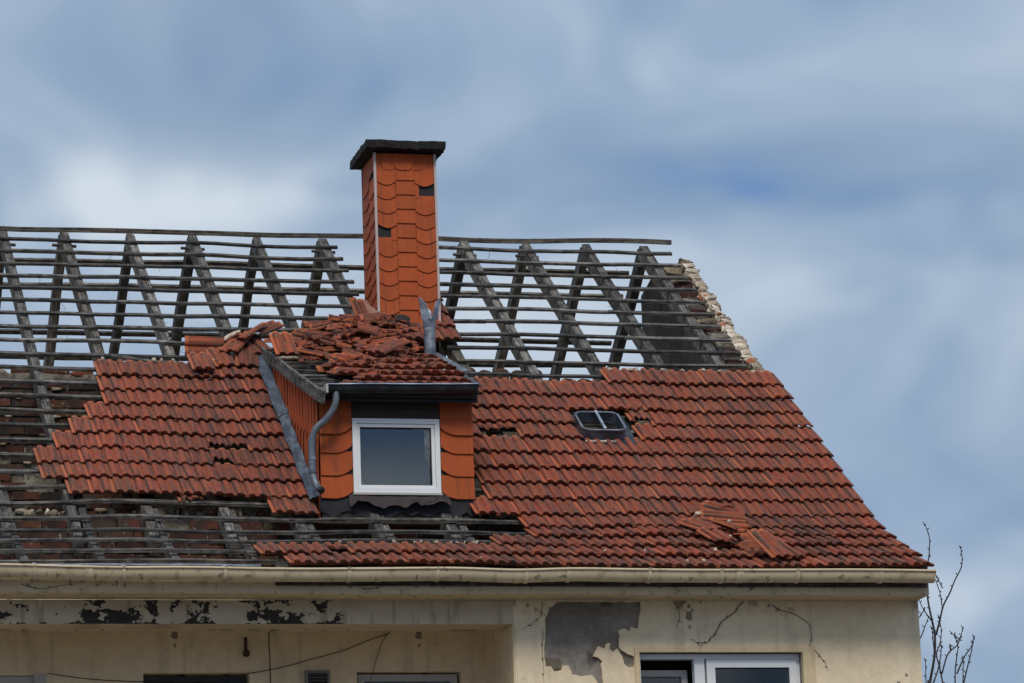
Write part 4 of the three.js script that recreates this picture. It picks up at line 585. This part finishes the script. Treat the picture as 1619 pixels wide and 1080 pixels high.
const shardGeos = [0, 1, 2, 3].map(k => { const g = tileGeo(k, raggedCut(0.22, 0.34, k * 3 + 2), raggedCut(0.0, 0.12, k * 11 + 5)); g.translate(0, 0.12, 0); return g; });
// ================================================================ LOOSE THINGS
const up3 = V(0, 1, 0);
function looseTile(label, group, pos, { geo, mat, yaw = 0, pitch = 0, roll = 0, slope = A0 } = {}) {
  const m = part('loose_roof_tile', geo || pick(tileGeos), mat || pick(M.tileFresh), scene); m.userData = { label, category: 'roof tile', kind: 'thing' }; if (group) m.userData.group = group;
  const n = V(0, Math.cos(slope), Math.sin(slope)), up = V(0, Math.sin(slope), -Math.cos(slope));
  m.quaternion.setFromRotationMatrix(new THREE.Matrix4().makeBasis(xAxis, up, n)); m.rotateZ(yaw); m.rotateX(pitch); m.rotateY(roll);
  const mid = V(0, -TL / 2, 0.012).applyQuaternion(m.quaternion); m.position.copy(pos).sub(mid); return m;
}
const onDormer = (X, z, off) => V(X, dY(z) + off * Math.cos(DA), z + off * Math.sin(DA));
// heap on the dormer roof
{
  const f = rng(2024), L = 'broken red roof tile in the tumbled heap on the dormer roof', G = 'tiles heaped on the dormer roof';
  for (let k = 0; k < 78; k++) {
    const X = rr(6.15, 7.2, f), z = rr(2.35, 3.95, f); const hgt = 0.03 + 0.30 * Math.exp(-Math.pow((X - 6.85) / 0.42, 2) - Math.pow((z - 2.7) / 0.65, 2)); if (X < 6.45 && z > 3.3) continue;
    looseTile(L, G, onDormer(X, z, 0.03 + hgt * Math.sqrt(k / 78)), { slope: DA, geo: f() < 0.6 ? pick([...tileBroken, ...tileHalf], f) : pick(tileGeos, f), mat: pick(f() < 0.4 ? M.tileFresh : M.tile, f), yaw: rr(-1.9, 1.9, f), pitch: rr(-0.28, 0.06, f), roll: rr(-0.15, 0.15, f) });
  }
  for (let k = 0; k < 60; k++) { const X = rr(6.1, 7.2, f), z = rr(2.6, 4.2, f), hg = 0.03 + 0.30 * Math.exp(-Math.pow((X - 6.85) / 0.42, 2) - Math.pow((z - 2.7) / 0.65, 2)); const m = part('tile_shard', shardGeos[k % 4], pick(f() < 0.6 ? M.tileFresh : M.tile, f), scene); m.userData = { label: 'small broken tile shard among the heap on the dormer roof', category: 'tile shard', group: 'tile shards on the dormer roof', kind: 'thing' }; m.quaternion.setFromRotationMatrix(new THREE.Matrix4().makeBasis(xAxis, V(0, Math.sin(DA), -Math.cos(DA)), V(0, Math.cos(DA), Math.sin(DA)))); m.rotateZ(f() * 6.28); m.rotateX(rr(-0.25, 0.25, f)); m.rotateY(rr(-0.25, 0.25, f)); m.position.copy(onDormer(X, z, 0.03 + hg * 0.92)); }
  looseTile('orange roof tile standing upright against the heap above the dormer barge board', null, onDormer(6.03, 3.34, 0.13), { slope: DA, geo: tileGeos[3], mat: M.tileFresh[0], yaw: 0.03, pitch: 0.38 });
  looseTile('whole red roof tile turned sideways on the bare battens of the dormer', null, onDormer(6.26, 3.72, 0.09), { slope: DA, geo: tileGeos[1], mat: M.tileFresh[1], yaw: 0.95, pitch: 0.10, roll: 0.22 });
  looseTile('whole red roof tile lying slantwise over the dormer courses beside the flue pipe', null, onDormer(6.86, 3.72, 0.17), { slope: DA, geo: tileGeos[6], mat: M.tileFresh[2], yaw: -0.85, pitch: 0.22, roll: -0.12 });
  looseTile('bright orange tile piece under the slanting tile beside the flue pipe', null, onDormer(7.0, 3.45, 0.12), { slope: DA, geo: tileHalf[1], mat: M.tileFresh[0], yaw: 1.3, pitch: 0.1 });
  looseTile('narrow tile lying flat between two bare dormer battens', null, onDormer(6.34, 4.14, 0.02), { slope: DA, geo: tileBroken[0], mat: M.tileFresh[1], yaw: 1.5, pitch: 0.0 });
  looseTile('orange tile fragment at the left end of the dormer courses', null, onDormer(6.5, 4.05, 0.10), { slope: DA, geo: tileHalf[0], mat: M.tileFresh[0], yaw: 0.5, pitch: 0.05 });
  for (const [X, z, y] of [[6.40, 4.62, 1.2], [6.55, 4.0, -0.7]]) looseTile(L, G, onDormer(X, z, 0.07), { slope: DA, mat: M.tile[3], yaw: y });
}
// tiles pushed up where the left field meets the dormer
looseTile('red roof tile lying loose on top of the first tile course', null, onRoof(5.37, 3.50, 0.155), { geo: tileGeos[2], mat: M.tile[1], pitch: -0.05 });
looseTile('orange tile lying crosswise on a batten above the tile field', null, onRoof(5.47, 3.03, 0.10), { geo: tileGeos[7], mat: M.tileFresh[1], yaw: 1.53, pitch: 0.0, roll: -0.9 });
looseTile('red tile askew below the crosswise tile', null, onRoof(5.58, 3.32, 0.12), { geo: tileGeos[4], mat: M.tile[0], yaw: 0.12 });
looseTile('tipped red tile with a white mortar crust beside the dormer', null, onRoof(5.72, 3.12, 0.18), { geo: tileGeos[5], mat: M.tileFresh[1], yaw: -0.55, pitch: 0.12, roll: -0.35 });
looseTile('steeply tipped tile leaning over the top of the lead flashing', null, onRoof(5.85, 3.0, 0.22), { geo: tileGeos[8], mat: M.tileFresh[0], yaw: -0.75, pitch: 0.1, roll: -0.75 });
looseTile('dark tile wedged behind the barge board end', null, onRoof(5.98, 2.92, 0.22), { geo: tileBroken[1], mat: M.tileFresh[3], yaw: -1.0, pitch: 0.15, roll: -0.2 });
looseTile('dark tile lying under the tipped tiles at the head of the lead flashing', null, onRoof(5.80, 3.34, 0.13), { geo: tileGeos[9], mat: M.tileFresh[3], yaw: -0.1 });
looseTile('red tile lying along the main slope behind the dormer cheek', null, onRoof(5.9, 3.08, 0.15), { geo: tileGeos[1], mat: M.tile[4], yaw: 0.25, roll: -0.2 });
looseTile('mossy red tile bridging the barge board and the tile heap', null, onDormer(6.12, 2.95, 0.10), { slope: DA, geo: tileGeos[4], mat: M.tileFresh[2], yaw: 1.2, roll: 0.1 });
looseTile('tile fragment hanging under the left tile field', null, onRoof(4.92, 6.22, 0.08), { geo: tileHalf[2], mat: M.tile[1], yaw: 0.2 });
// broken tiles left of the chimney foot
looseTile('red tile leaning on the left side of the chimney foot', null, V(7.02, 9.63, 2.02), { geo: tileGeos[0], mat: M.tileFresh[2], yaw: 0.3, pitch: 0.6, roll: 0.5 });
looseTile('broken tile below the chimney flashing on its left', null, V(6.93, 9.5, 2.1), { geo: tileBroken[2], mat: M.tileFresh[0], yaw: 1.0, pitch: 0.2 });
// slipped tiles above the gutter on the right
{
  const T = (lab, X, s, off, o) => looseTile(lab, null, onRoof(X, s, off), { slope: roofAt(s).a, ...o });
  T('slipped red tile lying across the right slope above a broken hole', 9.27, 6.66, 0.16, { geo: tileGeos[0], mat: M.tile[0], yaw: 1.35 });
  T('dark slipped tile just under the crosswise tile on the right slope', 9.22, 6.76, 0.13, { geo: tileGeos[3], mat: M.tile[4], yaw: 1.48 });
  T('small tile stub lying above the crosswise tile on the right slope', 9.34, 6.5, 0.16, { geo: tileHalf[2], mat: M.tile[3], yaw: 0.9 });
  T('whole slipped tile lying left of the hole near the eaves', 9.02, 6.98, 0.16, { geo: tileGeos[2], mat: M.tile[1], yaw: 0.42, pitch: -0.03 });
  T('short slipped tile at the lower left edge of the hole near the eaves', 9.06, 7.30, 0.16, { geo: tileChip[0], mat: M.tile[5], yaw: 0.15 });
  T('tile tipped on edge inside the hole near the eaves', 9.26, 7.05, 0.15, { geo: tileBroken[0], mat: M.tileFresh[1], yaw: 0.75, roll: 0.5, pitch: 0.1 });
  T('narrow tile lying along the lower edge of the hole near the eaves', 9.28, 7.40, 0.13, { geo: tileBroken[3], mat: M.tileFresh[1], yaw: -1.45, roll: 0.4 });
  T('small orange tile piece at the upper right edge of the hole near the eaves', 9.38, 7.05, 0.15, { geo: tileHalf[0], mat: M.tileFresh[0], yaw: 1.4, roll: -0.3 });
  T('slipped tile overhanging the gutter with mortar along its foot', 9.35, 7.80, 0.22, { geo: tileGeos[6], mat: M.tile[1], yaw: 0.36, roll: 0.06, pitch: 0.34 });
  T('fresh orange tile half under the tile overhanging the gutter', 9.47, 7.74, 0.18, { geo: tileGeos[8], mat: M.tileFresh[1], yaw: 0.52, roll: 0.1, pitch: 0.24 });
}
// crumbs of mortar and tile on the roof
{
  const f = rng(611), g = [0, 1, 2].map(k => lump(0.022, 0.014, 0.02, 200 + k, 1, 0.4));
  const crumb = (X, s, off, sc, mat, lab, grp) => { const m = part('mortar_crumb', pick(g, f), mat, scene); m.userData = { label: lab, category: 'mortar crumb', group: grp }; m.position.copy(onRoof(X, s, off)); m.scale.setScalar(sc); m.rotation.set(f() * 3, f() * 3, f() * 3); };
  for (const [X, s] of [[8.62, 7.95], [8.75, 7.96], [6.7, 7.95], [6.95, 7.9], [8.35, 7.65], [5.75, 7.95], [8.02, 7.65], [8.95, 7.6]]) crumb(X, s, 0.112, rr(0.4, 0.75, f), M.mortarLump[3], 'small white mortar crumb lying on the lowest tile courses', 'mortar crumbs on the eaves courses');
  for (const [X, s, sc] of [[9.06, 6.66, 1.5], [9.28, 6.86, 0.9], [9.14, 7.36, 0.8], [9.36, 7.22, 0.9]]) crumb(X, s, 0.155, sc, M.mortarLump[3], 'white mortar crumb among the slipped tiles near the eaves', 'mortar crumbs among the slipped tiles');
  for (let k = 0; k < 9; k++) { const X = 5.02 + k * 0.0 + rr(-0.6, 0.6, f); crumb(X, 3.37, 0.10, rr(0.6, 1.1, f), M.mortarLump[0], 'pale mortar crumb on the top edge of the left tile field', 'mortar crumbs on the left field'); }
  for (let k = 0; k < 12; k++) crumb(rr(5.9, 7.2, f), 7.38, 0.10, rr(0.4, 0.8, f), M.mortarLump[0], 'pale mortar crumb along the top of the eaves courses', 'mortar crumbs along the eaves courses top');
  for (let k = 0; k < 8; k++) crumb(rr(9.0, 10.3, f), 3.39, 0.09, rr(0.8, 1.2, f), M.mortarLump[0], 'pale mortar crumb on the top edge of the right tile field', 'mortar crumbs on the right field');
  const big = tagged('mortar_lump', lump(0.055, 0.05, 0.045, 230, 2, 0.35), M.mortarLump[1], 'fist-sized pale mortar lump lying on the eaves masonry', 'mortar lump'); big.position.set(4.66, 7.275, 4.93);
  const crust = tagged('mortar_lump', lump(0.075, 0.022, 0.03, 231, 2, 0.5), M.mortarLump[3], 'white mortar crust on the tipped tile beside the dormer', 'mortar lump'); crust.position.copy(onRoof(5.70, 3.02, 0.2)); crust.rotation.set(0, 0, 0.5);
  const c3 = tagged('mortar_lump', lump(0.1, 0.022, 0.05, 233, 2, 0.3), M.mortarLump[1], 'mortar slab under the upright orange tile on the dormer', 'mortar lump'); c3.position.copy(onDormer(6.03, 3.46, 0.01));
  for (const [X, y, z, sc] of [[10.18, 9.02, 1.9, 1], [10.05, 8.98, 2.0, 0.8], [9.9, 8.95, 2.0, 1.1], [10.26, 8.98, 2.1, 0.7]]) { const m = tagged('mortar_lump', lump(0.12 * sc, 0.05 * sc, 0.06, 240 + X, 2, 0.4), pick([M.mortarLump[0], M.mortarLump[2]], f), 'slab of fallen render on the wall top beside the gable', 'mortar lump', 'fallen render beside the gable'); m.position.set(X, y, 2.26); }
}
// cables on the loggia wall
const wallPts = (a, z) => a.map(p => V(p[0], p[1], z));
tagged('cable', tube(wallPts([[3.709, 5.906], [3.826, 5.887], [4.06, 5.857], [4.348, 5.84], [4.466, 5.836], [4.902, 5.845], [5.301, 5.897], [5.625, 5.957], [5.841, 6.016], [6.112, 6.089], [6.331, 6.176], [6.482, 6.223]], LZ + 0.012), 0.0035, 0.0035, 6), M.cable, 'thin dark cable sagging along the loggia wall', 'cable');
tagged('cable', tube(wallPts([[6.483, 6.236], [6.426, 6.163], [6.375, 6.029], [6.315, 5.842], [6.293, 5.776]], LZ + 0.02), 0.0035, 0.0035, 6), std({ color: C(0.16, 0.14, 0.11) }), 'pale cable hanging down in front of the middle loggia window', 'cable');
tagged('cable', tube(wallPts([[5.494, 6.236], [5.497, 6.016], [5.505, 5.62]], LZ + 0.008), 0.004, 0.004, 6), M.cable, 'straight dark cable running down the loggia wall beside the vent grille', 'cable');
{ const h = tagged('lamp_hook', mergeGeometries([tube([V(5.30, 6.19, LZ + 0.03), V(5.30, 6.08, LZ + 0.03)], 0.014, 0.014, 8, false), lump(0.028, 0.03, 0.028, 9, 1, 0.1).translate(5.303, 6.06, LZ + 0.03).toNonIndexed()].map(g => { const q = g.index ? g.toNonIndexed() : g; return q; })), std({ color: C(0.06, 0.03, 0.02) }), 'rusty hook fitting on the loggia wall above the left window', 'hook'); }
// dead creeper stems on the facade
{
  const f = rng(717);
  const stem = (lab, pts, z, r0 = 0.006) => { const r = r0 * 0.58; const P = []; for (let i = 0; i < pts.length - 1; i++) for (let j = 0; j < 4; j++) { const t = j / 4, a = pts[i], b = pts[i + 1]; P.push(V(mix(a[0], b[0], t) + rr(-0.006, 0.006, f), mix(a[1], b[1], t) + rr(-0.006, 0.006, f), (typeof z === 'function' ? z(mix(a[1], b[1], t)) : z) + rr(0, 0.004, f))); } const e = pts[pts.length - 1]; P.push(V(e[0], e[1], (typeof z === 'function' ? z(e[1]) : z))); const g = [tube(P, r, r * 0.45, 5, true, 1)]; for (let k = 3; k < P.length - 1; k += 3) if (f() < 0.8) { const d = V(rr(-0.04, 0.04, f), rr(-0.035, 0.03, f), 0); g.push(tube([P[k], P[k].clone().add(d)], r * 0.5, r * 0.3, 4, false)); g.push(lump(0.006, 0.007, 0.005, k, 0, 0.2).toNonIndexed().translate(...P[k].toArray())); } tagged('creeper_stem', mergeGeometries(g.map(q => q.index ? q.toNonIndexed() : q)), M.vine, lab, 'creeper stem'); };
  const fz = WZ + 0.004, cz = y => y > 6.345 ? 6.568 : WZ + 0.006;
  stem('dead creeper stem forking down to the head of the two-light window', [[9.185, 6.335], [9.106, 6.248], [8.992, 6.162], [8.94, 6.075], [8.875, 6.003], [8.82, 5.996], [8.732, 6.029]], fz, 0.007);
  stem('short creeper twig touching the window surround', [[8.82, 5.996], [8.833, 5.93]], fz, 0.005);
  stem('dead creeper stem on the plaster right of the bare patch', [[8.604, 6.33], [8.648, 6.274], [8.648, 6.188], [8.621, 6.121]], fz, 0.005);
  stem('long dead creeper stem curving round the right corner of the window', [[9.423, 6.304], [9.508, 6.255], [9.594, 6.242], [9.664, 6.207], [9.745, 6.144], [9.745, 6.047], [9.725, 5.97]], fz, 0.006);
  stem('end of the creeper stem beside the window surround', [[9.772, 5.945], [9.82, 5.88], [9.861, 5.824], [9.872, 5.769]], fz, 0.004);
  stem('creeper stem crossing the cornice above the window', [[9.191, 6.447], [9.181, 6.394], [9.132, 6.361]], 6.571, 0.006);
  stem('creeper stem on the cornice above the bare patch', [[8.324, 6.445], [8.432, 6.439], [8.525, 6.40], [8.58, 6.355]], 6.571, 0.005);
  stem('creeper twigs on the cornice over the peeling lintel', [[5.9, 6.42], [6.05, 6.37], [6.2, 6.41], [6.42, 6.40], [6.62, 6.42]], 6.571, 0.004);
  stem('thin creeper twig on the cornice above the roller shutter', [[3.35, 6.41], [3.5, 6.37], [3.7, 6.40], [3.85, 6.43]], 6.571, 0.004);
  stem('creeper stem on the strip beside the loggia', [[7.521, 6.33], [7.512, 6.225], [7.42, 6.146], [7.352, 6.107]], WZ + 0.010, 0.004);
  stem('vertical creeper stem along the edge of the bare patch', [[7.515, 6.10], [7.508, 5.95], [7.512, 5.80], [7.505, 5.60]], WZ + 0.004, 0.003);
}
// bare shrub beyond the corner of the house
{
  const shrub = thing('bare_tree', 'leafless young tree with thin dark budding twigs beyond the house corner', 'tree', null, V(11.95, 0, 3)), f = rng(818), o = V(11.95, 0, 3);
  const br = [[[11.9, 6.12], [11.97, 6.37], [11.99, 6.56], [11.97, 6.65], [11.94, 6.88], [11.94, 7.04], [11.96, 7.15], [11.99, 7.3], [12.0, 7.46], [11.97, 7.57]], [[11.99, 6.55], [12.03, 6.68], [12.07, 6.82], [12.13, 6.92], [12.18, 7.04], [12.23, 7.16], [12.24, 7.24], [12.22, 7.33]], [[12.06, 6.82], [12.08, 6.95], [12.05, 7.1]], [[12.08, 6.98], [12.08, 7.1]], [[11.97, 6.65], [11.9, 6.79], [11.86, 6.88]], [[11.9, 6.79], [11.84, 6.7]], [[12.04, 6.0], [12.02, 6.24], [12.0, 6.39], [12.05, 6.49], [12.08, 6.62], [12.07, 6.73]], [[12.03, 6.2], [12.11, 6.39], [12.21, 6.47], [12.27, 6.55], [12.31, 6.64]], [[12.11, 6.39], [12.14, 6.46]], [[12.23, 6.5], [12.18, 6.58]], [[12.14, 5.9], [12.17, 6.24], [12.22, 6.46], [12.22, 6.54]], [[12.17, 6.2], [12.25, 6.36], [12.33, 6.46], [12.36, 6.54]], [[12.18, 5.95], [12.29, 6.28], [12.35, 6.43], [12.39, 6.51]], [[11.9, 6.05], [12.01, 6.24], [12.07, 6.39], [12.09, 6.48]], [[11.84, 6.52], [11.91, 6.71]], [[11.97, 6.39], [11.92, 6.6]], [[11.86, 6.0], [11.87, 6.32]], [[12.22, 6.1], [12.27, 6.36]]];
  part('trunk', tube([V(0, 0, 0), V(0.03, 1.6, 0.03), V(-0.02, 3.4, 0), V(-0.04, 4.8, 0.02), V(-0.05, 6.14, 0)], 0.07, 0.018, 8), M.bark, shrub);
  for (const [a, b] of [[[-0.03, 4.2], [0.09, 6.0]], [[0, 3.6], [0.19, 5.9]], [[0.0, 3.9], [0.23, 5.95]], [[-0.03, 4.6], [-0.09, 6.0]]]) part('branch', tube([V(a[0], a[1], 0), V((a[0] + b[0]) / 2 + 0.02, (a[1] + b[1]) / 2, 0.05), V(b[0], b[1], 0)], 0.022, 0.011, 6), M.bark, shrub);
  br.forEach((pts, i) => { const dz = rr(-0.25, 0.25, f), P = pts.map((p, j) => V(p[0] - o.x + rr(-0.008, 0.008, f), p[1], dz * j / pts.length)); const r0 = i < 1 ? 0.013 : i < 2 ? 0.010 : pts.length > 3 ? 0.008 : 0.006; const c = new THREE.CatmullRomCurve3(P).getPoints(P.length * 4); const g = [tube(c, r0, 0.0035, 5, false)]; for (let k = 2; k < c.length; k += 2) { const side = (k % 4 ? 1 : -1), d = V(side * rr(0.008, 0.02, f), rr(0.012, 0.03, f), rr(-0.01, 0.01, f)); g.push(tube([c[k], c[k].clone().add(d)], 0.0045, 0.006, 4, false)); } g.push(lump(0.009, 0.012, 0.009, i, 0, 0.2).toNonIndexed().translate(...c[c.length - 1].toArray())); part('branch', mergeGeometries(g.map(q => q.index ? q.toNonIndexed() : q)), M.bark, shrub); });
}
// ground
{ const g = new THREE.PlaneGeometry(1600, 1600, 1, 1); g.rotateX(-Math.PI / 2); const m = part('ground', g, M.ground, scene); m.position.y = 0; m.userData = { kind: 'structure', label: 'grey ground in front of the house', category: 'ground' }; }

renderer.render(scene, camera);
